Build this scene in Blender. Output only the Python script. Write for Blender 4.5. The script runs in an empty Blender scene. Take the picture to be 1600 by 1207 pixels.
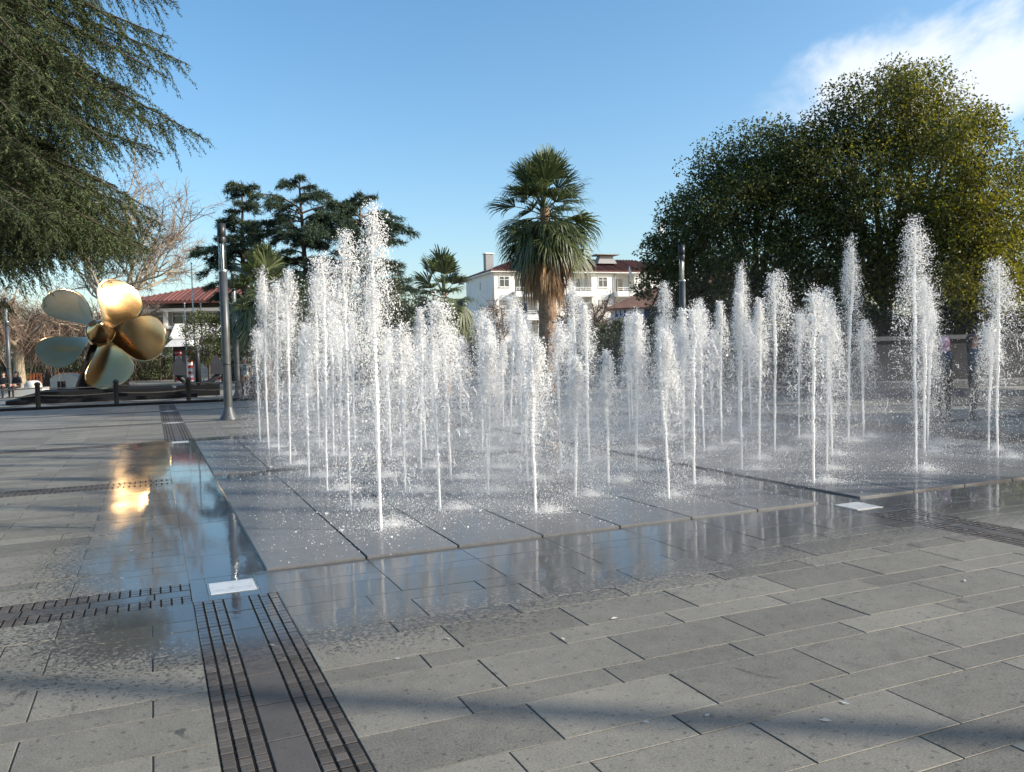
import bpy, bmesh, math, random
import numpy as np
from mathutils import Vector, Matrix

# ------------------------------------------------------------------ camera, sky, sun, exposure
sc = bpy.context.scene
COL = sc.collection
PI = math.pi
CAM_H = 1.6
HEAD, PITCH, ROLL = math.radians(23.2), math.radians(2.19), math.radians(1.5)
FPX, CX, CY = 1310.0, 800.0, 603.5
fw = np.array([math.sin(HEAD)*math.cos(PITCH), math.cos(HEAD)*math.cos(PITCH), -math.sin(PITCH)])
r0 = np.array([math.cos(HEAD), -math.sin(HEAD), 0.0])
u0 = np.cross(r0, fw)
RT = r0*math.cos(ROLL) - u0*math.sin(ROLL)
UP = u0*math.cos(ROLL) + r0*math.sin(ROLL)
cam_d = bpy.data.cameras.new('camera')
cam = bpy.data.objects.new('camera', cam_d)
COL.objects.link(cam)
cam.matrix_world = Matrix(((RT[0], UP[0], -fw[0], 0), (RT[1], UP[1], -fw[1], 0), (RT[2], UP[2], -fw[2], CAM_H), (0, 0, 0, 1)))
cam_d.sensor_width = 36.0
cam_d.sensor_fit = 'HORIZONTAL'
cam_d.lens = 36.0*FPX/1600.0
cam_d.clip_start = 0.05
cam_d.clip_end = 5000
sc.camera = cam

SUN_AZ, SUN_EL = math.radians(-34.0), math.radians(25.0)     # azimuth as an angle from +X towards +Y
w = bpy.data.worlds.new('World'); sc.world = w; w.use_nodes = True
nt = w.node_tree; nt.nodes.clear()
def N(tree, t, **kw):
    n = tree.nodes.new(t)
    for k, v in kw.items(): setattr(n, k, v)
    return n
out = N(nt, 'ShaderNodeOutputWorld'); bg = N(nt, 'ShaderNodeBackground')
sky = N(nt, 'ShaderNodeTexSky', sky_type='NISHITA')
sky.sun_disc = False
sky.sun_elevation = SUN_EL
sky.sun_rotation = math.radians(90) - SUN_AZ
sky.altitude = 50
sky.air_density = 1.0
sky.dust_density = 1.8
sky.ozone_density = 1.6
SKY_STRENGTH = 0.15
bg.inputs['Strength'].default_value = SKY_STRENGTH
# one bank of wispy fair-weather cloud, drawn on the sky by direction
tc = N(nt, 'ShaderNodeTexCoord')
def vmath(tree, op, a, b=None):
    n = N(tree, 'ShaderNodeVectorMath', operation=op)
    for i, v in enumerate((a, b)):
        if v is None: continue
        if isinstance(v, (tuple, list)): n.inputs[i].default_value = v
        else: tree.links.new(v, n.inputs[i])
    return n
def smath(tree, op, a, b=None, c=None, clamp=False):
    n = N(tree, 'ShaderNodeMath', operation=op); n.use_clamp = clamp
    for i, v in enumerate((a, b, c)):
        if v is None: continue
        if isinstance(v, (int, float)): n.inputs[i].default_value = v
        else: tree.links.new(v, n.inputs[i])
    return n.outputs[0]
def sstep(tree, v, lo, hi):
    n = N(tree, 'ShaderNodeMapRange', interpolation_type='SMOOTHSTEP')
    tree.links.new(v, n.inputs['Value'])
    n.inputs['From Min'].default_value = lo; n.inputs['From Max'].default_value = hi
    return n.outputs['Result']
def pix_dir(px, py):
    d = RT*(px-CX)/FPX - UP*(py-CY)/FPX + fw
    return d/np.linalg.norm(d)
cd = pix_dir(1530, 88)
ct = np.cross(cd, [0, 0, 1]); ct /= np.linalg.norm(ct); cu = np.cross(ct, cd)
sx = vmath(nt, 'DOT_PRODUCT', tc.outputs['Generated'], tuple(ct)).outputs['Value']
sy = vmath(nt, 'DOT_PRODUCT', tc.outputs['Generated'], tuple(cu)).outputs['Value']
sf = vmath(nt, 'DOT_PRODUCT', tc.outputs['Generated'], tuple(cd)).outputs['Value']
sxr = smath(nt, 'SUBTRACT', smath(nt, 'MULTIPLY', sx, 0.95), smath(nt, 'MULTIPLY', sy, 0.30))
syr = smath(nt, 'ADD', smath(nt, 'MULTIPLY', sy, 0.95), smath(nt, 'MULTIPLY', sx, 0.30*-1))
comb = N(nt, 'ShaderNodeCombineXYZ')
nt.links.new(smath(nt, 'MULTIPLY', sxr, 5.0), comb.inputs[0]); nt.links.new(smath(nt, 'MULTIPLY', syr, 7.5), comb.inputs[1])
nz = N(nt, 'ShaderNodeTexNoise'); nz.inputs['Scale'].default_value = 1.5; nz.inputs['Detail'].default_value = 9; nz.inputs['Roughness'].default_value = 0.58
nz.inputs['Distortion'].default_value = 0.35
nt.links.new(comb.outputs[0], nz.inputs['Vector'])
ex = smath(nt, 'POWER', smath(nt, 'DIVIDE', sx, 0.185), 2.0)
ey = smath(nt, 'POWER', smath(nt, 'DIVIDE', smath(nt, 'SUBTRACT', sy, smath(nt, 'MULTIPLY', sx, 0.10)), 0.066), 2.0)
fall = smath(nt, 'SUBTRACT', 1.0, smath(nt, 'ADD', ex, ey))
cm = smath(nt, 'ADD', smath(nt, 'MULTIPLY', fall, 0.55), smath(nt, 'MULTIPLY', smath(nt, 'SUBTRACT', nz.outputs['Fac'], 0.5), 2.4))
cm = sstep(nt, cm, -0.08, 0.6)
cm = smath(nt, 'MULTIPLY', cm, sstep(nt, sf, 0.2, 0.6))
cm = smath(nt, 'MULTIPLY', cm, 0.86)
mixc = N(nt, 'ShaderNodeMix', data_type='RGBA')
nt.links.new(cm, mixc.inputs['Factor'])
hs = N(nt, 'ShaderNodeHueSaturation'); hs.inputs['Saturation'].default_value = 1.24; hs.inputs['Hue'].default_value = 0.494
nt.links.new(sky.outputs[0], hs.inputs['Color'])
nt.links.new(hs.outputs[0], mixc.inputs[6])
mixc.inputs[7].default_value = (4.5, 4.7, 5.0, 1)
nt.links.new(mixc.outputs[2], bg.inputs['Color'])
nt.links.new(bg.outputs[0], out.inputs['Surface'])

sd = bpy.data.lights.new('sun', 'SUN'); sd.energy = 4.3; sd.angle = math.radians(0.53); sd.color = (1.0, 0.93, 0.82)
sun = bpy.data.objects.new('sun', sd); COL.objects.link(sun)
sun_dir = Vector((math.cos(SUN_AZ)*math.cos(SUN_EL), math.sin(SUN_AZ)*math.cos(SUN_EL), math.sin(SUN_EL)))
sun.rotation_euler = sun_dir.to_track_quat('Z', 'Y').to_euler()
sun.location = (30, -25, 30)

sc.view_settings.view_transform = 'Standard'
sc.view_settings.look = 'None'
sc.view_settings.exposure = 0.66
sc.view_settings.gamma = 1.0
sc.cycles.max_bounces = 7
sc.cycles.diffuse_bounces = 3
sc.cycles.glossy_bounces = 3
sc.cycles.transmission_bounces = 5
sc.cycles.transparent_max_bounces = 24
sc.cycles.caustics_reflective = False
sc.cycles.caustics_refractive = False
sc.cycles.sample_clamp_indirect = 6.0

# ------------------------------------------------------------------ helpers
rng = np.random.default_rng(7)
random.seed(7)
def P(px, py, d):
    """World point seen at photo pixel (px, py) at camera depth d."""
    return RT*(px-CX)/FPX*d - UP*(py-CY)/FPX*d + fw*d + np.array([0, 0, CAM_H])
def hor(px): return 553.0 - (px-800.0)*math.tan(ROLL)
def B(px, d, z=0.0):
    p = P(px, hor(px), d); return np.array([p[0], p[1], z])

def mesh_np(name, V, tris=None, quads=None, smooth=False, midx=None):
    me = bpy.data.meshes.new(name)
    V = np.asarray(V, np.float32).reshape(-1, 3)
    me.vertices.add(len(V)); me.vertices.foreach_set('co', V.ravel())
    L, S = [], []; pos = 0
    if tris is not None and len(tris):
        t = np.asarray(tris, np.int32).reshape(-1, 3); L.append(t.ravel()); S.append(np.arange(len(t))*3); pos = t.size
    if quads is not None and len(quads):
        q = np.asarray(quads, np.int32).reshape(-1, 4); L.append(q.ravel()); S.append(pos+np.arange(len(q))*4)
    L = np.concatenate(L); S = np.concatenate(S)
    me.loops.add(len(L)); me.loops.foreach_set('vertex_index', L.astype(np.int32))
    me.polygons.add(len(S)); me.polygons.foreach_set('loop_start', S.astype(np.int32))
    me.polygons.foreach_set('use_smooth', np.full(len(S), bool(smooth)))
    if midx is not None: me.polygons.foreach_set('material_index', np.asarray(midx, np.int32))
    me.update(calc_edges=True)
    return me
def obj(name, me, mat=None, parent=None, loc=None, rz=None):
    o = bpy.data.objects.new(name, me); COL.objects.link(o)
    if me is not None and mat is not None and not me.materials: me.materials.append(mat)
    if parent is not None: o.parent = parent
    if loc is not None: o.location = loc
    if rz is not None: o.rotation_euler = (0, 0, rz)
    return o
def tag(o, label=None, cat=None, group=None, kind=None):
    if label: o['label'] = label
    if cat: o['category'] = cat
    if group: o['group'] = group
    if kind: o['kind'] = kind
    return o
def empty(name, loc, rz=0.0):
    o = bpy.data.objects.new(name, None); COL.objects.link(o)
    o.location = tuple(loc); o.rotation_euler = (0, 0, rz); o.empty_display_size = 0.2
    return o

class G:
    """Collects vertices, quads and triangles."""
    def __init__(s): s.v, s.q, s.t, s.n = [], [], [], 0
    def add(s, V, q=None, t=None):
        V = np.asarray(V, float).reshape(-1, 3)
        if q is not None and len(q): s.q.append(np.asarray(q, int).reshape(-1, 4)+s.n)
        if t is not None and len(t): s.t.append(np.asarray(t, int).reshape(-1, 3)+s.n)
        s.v.append(V); s.n += len(V); return s
    def box(s, c, size, rz=0.0, taper=1.0):
        x, y, z = np.array(size)/2.0
        V = np.array([[-x,-y,-z],[x,-y,-z],[x,y,-z],[-x,y,-z],[-x*taper,-y*taper,z],[x*taper,-y*taper,z],[x*taper,y*taper,z],[-x*taper,y*taper,z]])
        if rz:
            c_, s_ = math.cos(rz), math.sin(rz)
            V = np.c_[V[:,0]*c_-V[:,1]*s_, V[:,0]*s_+V[:,1]*c_, V[:,2]]
        return s.add(V+np.array(c), [[0,3,2,1],[4,5,6,7],[0,1,5,4],[1,2,6,5],[2,3,7,6],[3,0,4,7]])
    def b2(s, lo, hi):
        lo, hi = np.array(lo, float), np.array(hi, float)
        return s.box((lo+hi)/2, hi-lo)
    def tube(s, pts, rad, n=8, cap=True):
        pts = np.asarray(pts, float); m = len(pts)
        rad = np.broadcast_to(np.asarray(rad, float), (m,))
        T = np.gradient(pts, axis=0); T /= np.linalg.norm(T, axis=1)[:, None]+1e-9
        ref = np.array([0, 0, 1.0]) if abs(T[:, 2]).mean() < 0.85 else np.array([1.0, 0, 0])
        A = np.cross(T, ref); A /= np.linalg.norm(A, axis=1)[:, None]+1e-9
        Bv = np.cross(T, A)
        a = np.arange(n)*2*PI/n
        V = pts[:, None, :] + rad[:, None, None]*(np.cos(a)[None, :, None]*A[:, None, :] + np.sin(a)[None, :, None]*Bv[:, None, :])
        i = np.arange(m-1)[:, None]*n; j = np.arange(n)[None, :]; k = (j+1) % n
        q = np.stack([i+j, i+k, i+n+k, i+n+j], -1).reshape(-1, 4)
        V = V.reshape(-1, 3); t = []
        if cap:
            V = np.vstack([V, pts[0], pts[-1]])
            for kk in range(n):
                t.append([m*n, (kk+1) % n, kk]); t.append([m*n+1, (m-1)*n+kk, (m-1)*n+(kk+1) % n])
        return s.add(V, q, t)
    def lathe(s, prof, n=24, c=(0, 0, 0)):
        prof = np.asarray(prof, float); m = len(prof); a = np.arange(n)*2*PI/n
        V = np.stack([prof[:, 0][:, None]*np.cos(a), prof[:, 0][:, None]*np.sin(a), np.repeat(prof[:, 1][:, None], n, 1)], -1).reshape(-1, 3)
        i = np.arange(m-1)[:, None]*n; j = np.arange(n)[None, :]; k = (j+1) % n
        q = np.stack([i+j, i+k, i+n+k, i+n+j], -1).reshape(-1, 4)
        return s.add(V+np.array(c), q)
    def mesh(s, name, smooth=False):
        return mesh_np(name, np.vstack(s.v), np.vstack(s.t) if s.t else None, np.vstack(s.q) if s.q else None, smooth)
    def obj(s, name, mat, parent=None, smooth=False, loc=None, rz=None):
        return obj(name, s.mesh(name, smooth), mat, parent, loc, rz)

def rot_z(V, a):
    c, s = math.cos(a), math.sin(a); V = np.asarray(V, float)
    return np.c_[V[:, 0]*c-V[:, 1]*s, V[:, 0]*s+V[:, 1]*c, V[:, 2]]

# ------------------------------------------------------------------ materials
def new_mat(name):
    m = bpy.data.materials.new(name); m.use_nodes = True
    t = m.node_tree; b = t.nodes['Principled BSDF']
    return m, t, b
def plain(name, col, rough=0.6, metal=0.0, var=0.15, scale=6.0, bump=0.0, island=False, hue=0.0, spec=0.5, trans=0.0, col2=None):
    """Principled with noise-varied colour (world scale), optional per-piece variation, bump and leaf translucency."""
    m, t, b = new_mat(name)
    geo = N(t, 'ShaderNodeNewGeometry')
    nz = N(t, 'ShaderNodeTexNoise'); nz.inputs['Scale'].default_value = scale; nz.inputs['Detail'].default_value = 6
    t.links.new(geo.outputs['Position'], nz.inputs['Vector'])
    f = nz.outputs['Fac']
    if island:
        oi = N(t, 'ShaderNodeObjectInfo')
        r = smath(t, 'FRACT', smath(t, 'ADD', geo.outputs['Random Per Island'], oi.outputs['Random']))
        f = smath(t, 'ADD', smath(t, 'MULTIPLY', f, 0.45), smath(t, 'MULTIPLY', r, 0.55))
    rmp = N(t, 'ShaderNodeValToRGB'); t.links.new(f, rmp.inputs[0])
    lo = tuple(max(0, c*(1-var)) for c in col); hi = tuple(min(1, c*(1+var)) for c in (col2 or col))
    rmp.color_ramp.elements[0].position = 0.25; rmp.color_ramp.elements[1].position = 0.75
    rmp.color_ramp.elements[0].color = (*lo, 1); rmp.color_ramp.elements[1].color = (*hi, 1)
    t.links.new(rmp.outputs[0], b.inputs['Base Color'])
    b.inputs['Roughness'].default_value = rough; b.inputs['Metallic'].default_value = metal
    b.inputs['Specular IOR Level'].default_value = spec
    if bump:
        bp = N(t, 'ShaderNodeBump'); bp.inputs['Strength'].default_value = bump; bp.inputs['Distance'].default_value = 0.01
        n2 = N(t, 'ShaderNodeTexNoise'); n2.inputs['Scale'].default_value = scale*6; n2.inputs['Detail'].default_value = 5
        t.links.new(geo.outputs['Position'], n2.inputs['Vector']); t.links.new(n2.outputs['Fac'], bp.inputs['Height'])
        t.links.new(bp.outputs[0], b.inputs['Normal'])
    if trans:
        tr = N(t, 'ShaderNodeBsdfTranslucent'); mx = N(t, 'ShaderNodeMixShader'); mx.inputs[0].default_value = trans
        hsn = N(t, 'ShaderNodeHueSaturation'); hsn.inputs['Value'].default_value = 1.5; hsn.inputs['Saturation'].default_value = 1.15
        t.links.new(rmp.outputs[0], hsn.inputs['Color']); t.links.new(hsn.outputs[0], tr.inputs['Color'])
        t.links.new(b.outputs[0], mx.inputs[1]); t.links.new(tr.outputs[0], mx.inputs[2])
        t.links.new(mx.outputs[0], t.nodes['Material Output'].inputs['Surface'])
    return m

def stone(name, dry, wetness='splash', speck=0.35, rough=0.78, wetdark=0.42, piece=0.16, dirt=0.7, coatr=0.05, coatw=1.0, wetrough=0.42):
    """Granite slabs: speckle, stains, piece-to-piece tone; the ground round the fountain is wet."""
    m, t, b = new_mat(name)
    geo = N(t, 'ShaderNodeNewGeometry'); oi = N(t, 'ShaderNodeObjectInfo')
    pos = geo.outputs['Position']
    sep = N(t, 'ShaderNodeSeparateXYZ'); t.links.new(pos, sep.inputs[0])
    def noise(s, d=3, r=0.5, dist=0.0):
        n = N(t, 'ShaderNodeTexNoise'); n.inputs['Scale'].default_value = s; n.inputs['Detail'].default_value = d
        n.inputs['Roughness'].default_value = r; n.inputs['Distortion'].default_value = dist
        t.links.new(pos, n.inputs['Vector']); return n.outputs['Fac']
    n_hi, n_mid, n_lo = noise(95, 3, 0.75), noise(9, 5, 0.65), noise(0.9, 5, 0.6)
    pr = smath(t, 'FRACT', smath(t, 'ADD', geo.outputs['Random Per Island'], oi.outputs['Random']))
    val = smath(t, 'ADD', 1.0-piece/2, smath(t, 'MULTIPLY', pr, piece))
    val = smath(t, 'ADD', val, smath(t, 'MULTIPLY', smath(t, 'SUBTRACT', n_hi, 0.5), speck*2.0))
    val = smath(t, 'ADD', val, smath(t, 'MULTIPLY', smath(t, 'SUBTRACT', n_mid, 0.5), 0.6))
    val = smath(t, 'ADD', val, smath(t, 'MULTIPLY', smath(t, 'SUBTRACT', n_lo, 0.5), 0.55))
    # small dark blotches of dirt
    vor = N(t, 'ShaderNodeTexVoronoi'); vor.inputs['Scale'].default_value = 3.4; t.links.new(pos, vor.inputs['Vector'])
    gum = smath(t, 'SUBTRACT', 1.0, sstep(t, smath(t, 'ADD', vor.outputs['Distance'], smath(t, 'MULTIPLY', smath(t, 'SUBTRACT', n_mid, 0.5), 0.25)), 0.03, 0.06))
    stain = sstep(t, noise(3.1, 6, 0.7, 1.2), 0.58, 0.72)
    spots = smath(t, 'MAXIMUM', smath(t, 'MAXIMUM', sstep(t, noise(26, 2, 0.5), 0.62, 0.70), gum), smath(t, 'MULTIPLY', stain, 0.5))
    val = smath(t, 'MULTIPLY', val, smath(t, 'SUBTRACT', 1.0, smath(t, 'MULTIPLY', spots, 0.42*dirt)))
    if wetness == 'splash':
        X, Y = sep.outputs[0], sep.outputs[1]
        dx = smath(t, 'MAXIMUM', smath(t, 'MAXIMUM', smath(t, 'SUBTRACT', 0.15, X), smath(t, 'SUBTRACT', X, 13.0)), 0.0)
        # the wet ground reaches further forward on the left than on the right
        y0 = smath(t, 'ADD', 5.55, smath(t, 'MULTIPLY', smath(t, 'MINIMUM', smath(t, 'MAXIMUM', smath(t, 'SUBTRACT', X, 1.0), 0.0), 4.5), 0.10))
        dy = smath(t, 'MAXIMUM', smath(t, 'MAXIMUM', smath(t, 'SUBTRACT', y0, Y), smath(t, 'SUBTRACT', Y, 18.2)), 0.0)
        d = smath(t, 'SQRT', smath(t, 'ADD', smath(t, 'MULTIPLY', dx, dx), smath(t, 'MULTIPLY', dy, dy)))
        e = smath(t, 'SUBTRACT', 1.0, smath(t, 'DIVIDE', d, 1.25))
        e = smath(t, 'ADD', e, smath(t, 'MULTIPLY', smath(t, 'SUBTRACT', n_lo, 0.5), 0.9))
        nd = noise(42, 2, 0.55, 0.9)
        e = smath(t, 'ADD', e, smath(t, 'MULTIPLY', smath(t, 'SUBTRACT', nd, 0.5), 2.3))
        wet = sstep(t, e, 0.22, 0.5)
        film = sstep(t, smath(t, 'ADD', smath(t, 'SUBTRACT', 1.0, smath(t, 'DIVIDE', d, 1.15)), smath(t, 'MULTIPLY', smath(t, 'SUBTRACT', n_lo, 0.5), 0.7)), 0.1, 0.75)
        # patches drying out along the joints further away
        pat = sstep(t, noise(2.1, 6, 0.65, 0.8), 0.64, 0.68)
        near = sstep(t, smath(t, 'SUBTRACT', 3.0, d), 0.0, 1.0)
        wet = smath(t, 'MAXIMUM', wet, smath(t, 'MULTIPLY', smath(t, 'MULTIPLY', pat, near), 0.75))
    else:
        wet = None; film = None
    rgb = N(t, 'ShaderNodeMix', data_type='RGBA', blend_type='MULTIPLY'); rgb.inputs['Factor'].default_value = 1.0
    rgb.inputs[6].default_value = (*dry, 1)
    cv = N(t, 'ShaderNodeCombineColor')
    for k in range(3): t.links.new(val, cv.inputs[k])
    t.links.new(cv.outputs[0], rgb.inputs[7])
    bp = N(t, 'ShaderNodeBump'); bp.inputs['Distance'].default_value = 0.004; bp.inputs['Strength'].default_value = 0.35
    t.links.new(n_hi, bp.inputs['Height']); t.links.new(bp.outputs[0], b.inputs['Normal'])
    cb = N(t, 'ShaderNodeBump'); cb.inputs['Distance'].default_value = 0.004; cb.inputs['Strength'].default_value = 0.10
    t.links.new(noise(14, 3, 0.5), cb.inputs['Height']); t.links.new(cb.outputs[0], b.inputs['Coat Normal'])
    b.inputs['Coat IOR'].default_value = 1.36; b.inputs['Coat Roughness'].default_value = coatr
    if wet is None:
        wv = 1.0 if wetness == 'wet' else 0.0
        dk = N(t, 'ShaderNodeMix', data_type='RGBA', blend_type='MULTIPLY'); dk.inputs['Factor'].default_value = 1.0
        f = wetdark if wv else 1.0
        dk.inputs[7].default_value = (f, f, f, 1); t.links.new(rgb.outputs[2], dk.inputs[6])
        t.links.new(dk.outputs[2], b.inputs['Base Color'])
        b.inputs['Roughness'].default_value = wetrough if wv else rough
        b.inputs['Coat Weight'].default_value = wv*coatw
    else:
        dk = N(t, 'ShaderNodeMix', data_type='RGBA', blend_type='MULTIPLY'); t.links.new(wet, dk.inputs['Factor'])
        dk.inputs[7].default_value = (wetdark, wetdark, wetdark*1.03, 1); t.links.new(rgb.outputs[2], dk.inputs[6])
        t.links.new(dk.outputs[2], b.inputs['Base Color'])
        t.links.new(smath(t, 'SUBTRACT', rough, smath(t, 'MULTIPLY', wet, rough-0.48)), b.inputs['Roughness'])
        t.links.new(smath(t, 'MULTIPLY', film, 0.95), b.inputs['Coat Weight'])
        cr = smath(t, 'ADD', 0.02, smath(t, 'MULTIPLY', smath(t, 'SUBTRACT', 1.0, film), 0.25))
        t.links.new(cr, b.inputs['Coat Roughness'])
    return m

M = {}
M['paver'] = stone('granite_paver', (0.172, 0.159, 0.128), speck=0.9, rough=0.62, piece=0.46, dirt=1.1, wetdark=0.26)
M['joint'] = stone('sandy_joint', (0.05, 0.046, 0.038), speck=0.6)
M['sett'] = stone('basalt_sett', (0.070, 0.061, 0.053), piece=0.7, speck=0.6, wetdark=0.45)
M['stripslab'] = stone('basalt_slab', (0.070, 0.064, 0.058), piece=0.2, wetdark=0.45)
M['gutter'] = stone('gutter_slab', (0.20, 0.20, 0.205), 'wet', wetdark=0.16, speck=0.2, coatr=0.02)
M['deck'] = stone('fountain_deck_slab', (0.27, 0.272, 0.27), 'wet', wetdark=0.42, speck=0.6, coatr=0.17, coatw=0.55, wetrough=0.55)
M['deckbed'] = plain('deck_bed', (0.010, 0.0095, 0.009), 0.9, spec=0.1)
M['ground'] = stone('far_ground', (0.24, 0.226, 0.19), 'dry')
M['lawn'] = plain('lawn_green', (0.07, 0.12, 0.03), 0.9, var=0.4, scale=3)
M['pole'] = plain('lamp_pole_paint', (0.075, 0.082, 0.085), 0.42, 0.3, var=0.25, scale=5, bump=0.1)
M['polecap'] = plain('lamp_cap_paint', (0.035, 0.037, 0.04), 0.4, 0.3)
M['steel'] = plain('brushed_steel', (0.55, 0.56, 0.56), 0.3, 0.9)
M['white'] = plain('white_paint', (0.74, 0.73, 0.69), 0.7, var=0.07, scale=1.2)
M['wallwhite'] = plain('render_white', (0.76, 0.735, 0.68), 0.85, var=0.09, scale=0.6)
M['dark'] = plain('dark_paint', (0.018, 0.018, 0.02), 0.5)
M['blackstone'] = plain('black_granite', (0.010, 0.010, 0.0105), 0.7, spec=0.15, var=0.4, scale=20)
M['wood'] = plain('dark_wood_post', (0.02, 0.017, 0.015), 0.6, var=0.3)
M['rope'] = plain('rope_fibre', (0.20, 0.17, 0.13), 0.9, var=0.25, scale=40)
M['ropedark'] = plain('rope_fibre_dark', (0.06, 0.055, 0.05), 0.9, var=0.25, scale=40)
M['tile'] = plain('clay_roof_tile', (0.13, 0.047, 0.037), 0.85, var=0.35, scale=1.5, island=True)
M['tilebrown'] = plain('brown_roof', (0.17, 0.09, 0.06), 0.85, var=0.25, scale=1.5)
M['orange'] = plain('orange_paint', (0.50, 0.13, 0.04), 0.7, var=0.2)
M['red'] = plain('red_paint', (0.50, 0.03, 0.02), 0.6, var=0.1)
M['marble'] = plain('pale_marble', (0.66, 0.64, 0.58), 0.5, var=0.1, scale=3)
M['blue'] = plain('sign_blue', (0.02, 0.06, 0.32), 0.5, var=0.15, scale=2)
M['signwhite'] = plain('sign_white', (0.62, 0.66, 0.72), 0.5, var=0.05)
M['shop'] = plain('shop_brown_wall', (0.06, 0.045, 0.04), 0.8)
M['coping'] = plain('weathered_coping', (0.13, 0.13, 0.135), 0.85, var=0.25)
M['greywall'] = plain('grey_wall', (0.30, 0.30, 0.30), 0.85, var=0.12)
M['darkwall'] = plain('dark_wall_stone', (0.030, 0.030, 0.034), 0.8, var=0.3, scale=3)
M['glass_dark'] = plain('window_glass', (0.03, 0.035, 0.04), 0.06, var=0.3, scale=0.7, spec=0.9)
M['winframe'] = plain('window_frame_white', (0.70, 0.70, 0.68), 0.5)
M['curtain'] = plain('curtain_pale', (0.45, 0.43, 0.38), 0.9)
M['bark'] = plain('brown_bark', (0.085, 0.062, 0.045), 0.9, var=0.35, scale=7, bump=0.6)
M['barkpale'] = plain('pale_plane_bark', (0.33, 0.27, 0.19), 0.9, var=0.4, scale=4, bump=0.3)
M['twig'] = plain('brown_twigs', (0.19, 0.135, 0.10), 0.9, var=0.4, scale=3, island=True)
M['palmbark'] = plain('palm_trunk_bark', (0.25, 0.165, 0.105), 0.95, var=0.45, scale=9, bump=0.8)
M['cedar'] = plain('cedar_needles', (0.026, 0.042, 0.022), 0.8, var=0.5, scale=0.8, island=True, trans=0.12, col2=(0.062, 0.078, 0.030), spec=0.3)
M['cedarfar'] = plain('blue_cedar_needles', (0.028, 0.048, 0.033), 0.8, var=0.4, scale=1.0, island=True, trans=0.1, col2=(0.05, 0.075, 0.042), spec=0.3)
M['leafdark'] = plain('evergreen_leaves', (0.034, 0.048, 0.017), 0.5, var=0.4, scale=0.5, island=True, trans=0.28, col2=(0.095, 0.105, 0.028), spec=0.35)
M['leafsunlit'] = plain('sunlit_tint_leaves', (0.105, 0.115, 0.022), 0.5, var=0.4, scale=0.5, island=True, trans=0.36, col2=(0.22, 0.205, 0.033), spec=0.35)  # lighter yellow-green leaf colour that carries painted sunlight
M['shrub'] = plain('shrub_leaves', (0.030, 0.047, 0.018), 0.6, var=0.5, scale=1.0, island=True, trans=0.15, col2=(0.06, 0.075, 0.028))
M['topiary'] = plain('clipped_leaves', (0.055, 0.075, 0.028), 0.6, var=0.4, scale=2.0, island=True, trans=0.15, col2=(0.10, 0.11, 0.04))
M['russet'] = plain('russet_dry_leaves', (0.16, 0.10, 0.07), 0.8, var=0.4, scale=2.0, island=True, trans=0.2)
M['frond'] = plain('palm_frond_green', (0.060, 0.085, 0.030), 0.45, var=0.4, scale=2.0, island=True, trans=0.22, col2=(0.12, 0.14, 0.055))
M['fronddry'] = plain('palm_frond_dry', (0.33, 0.215, 0.115), 0.85, var=0.45, scale=3.0, island=True, trans=0.25)
M['skin'] = plain('skin', (0.50, 0.30, 0.22), 0.55, var=0.05)
M['hairbrown'] = plain('brown_hair', (0.07, 0.04, 0.025), 0.6)
M['hairblack'] = plain('black_hair', (0.012, 0.010, 0.010), 0.5)
M['hairgrey'] = plain('thin_grey_hair', (0.42, 0.36, 0.31), 0.6)
M['coatbeige'] = plain('beige_jacket', (0.45, 0.40, 0.32), 0.85, var=0.08)
M['coatblack'] = plain('black_coat', (0.014, 0.014, 0.018), 0.8)
M['coatgrey'] = plain('dark_grey_jacket', (0.075, 0.085, 0.095), 0.8)
M['shirtblue'] = plain('blue_shirt', (0.02, 0.09, 0.16), 0.8)
M['trousers'] = plain('dark_trousers', (0.025, 0.02, 0.02), 0.85)
M['trousersbrown'] = plain('brown_trousers', (0.09, 0.055, 0.04), 0.85)
M['scarfpink'] = plain('pink_scarf', (0.68, 0.36, 0.46), 0.8)
M['scarfwhite'] = plain('white_scarf', (0.68, 0.64, 0.66), 0.8)
M['green'] = plain('green_cloth', (0.03, 0.30, 0.16), 0.8)

def glass_mat():
    m, t, b = new_mat('clear_lamp_glass')
    tr = N(t, 'ShaderNodeBsdfTransparent'); tr.inputs[0].default_value = (0.93, 0.95, 0.96, 1)
    gl = N(t, 'ShaderNodeBsdfGlossy'); gl.inputs['Roughness'].default_value = 0.05
    fr = N(t, 'ShaderNodeFresnel'); fr.inputs[0].default_value = 1.5
    mx = N(t, 'ShaderNodeMixShader')
    t.links.new(fr.outputs[0], mx.inputs[0]); t.links.new(tr.outputs[0], mx.inputs[1]); t.links.new(gl.outputs[0], mx.inputs[2])
    t.links.new(mx.outputs[0], t.nodes['Material Output'].inputs['Surface'])
    return m
M['glass'] = glass_mat()

def water_mat(name, base=(0.96, 0.955, 0.94)):
    """Aerated water: bright scattering foam, part clear."""
    m, t, b = new_mat(name)
    b.inputs['Base Color'].default_value = (*base, 1); b.inputs['Roughness'].default_value = 0.22
    b.inputs['IOR'].default_value = 1.33; b.inputs['Specular IOR Level'].default_value = 0.6
    tl = N(t, 'ShaderNodeBsdfTranslucent'); tl.inputs[0].default_value = (*base, 1)
    m1 = N(t, 'ShaderNodeMixShader'); m1.inputs[0].default_value = 0.42
    t.links.new(b.outputs[0], m1.inputs[1]); t.links.new(tl.outputs[0], m1.inputs[2])
    t.links.new(m1.outputs[0], t.nodes['Material Output'].inputs['Surface'])
    return m
M['water'] = water_mat('aerated_water')
M['drops'] = water_mat('water_drops')

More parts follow.
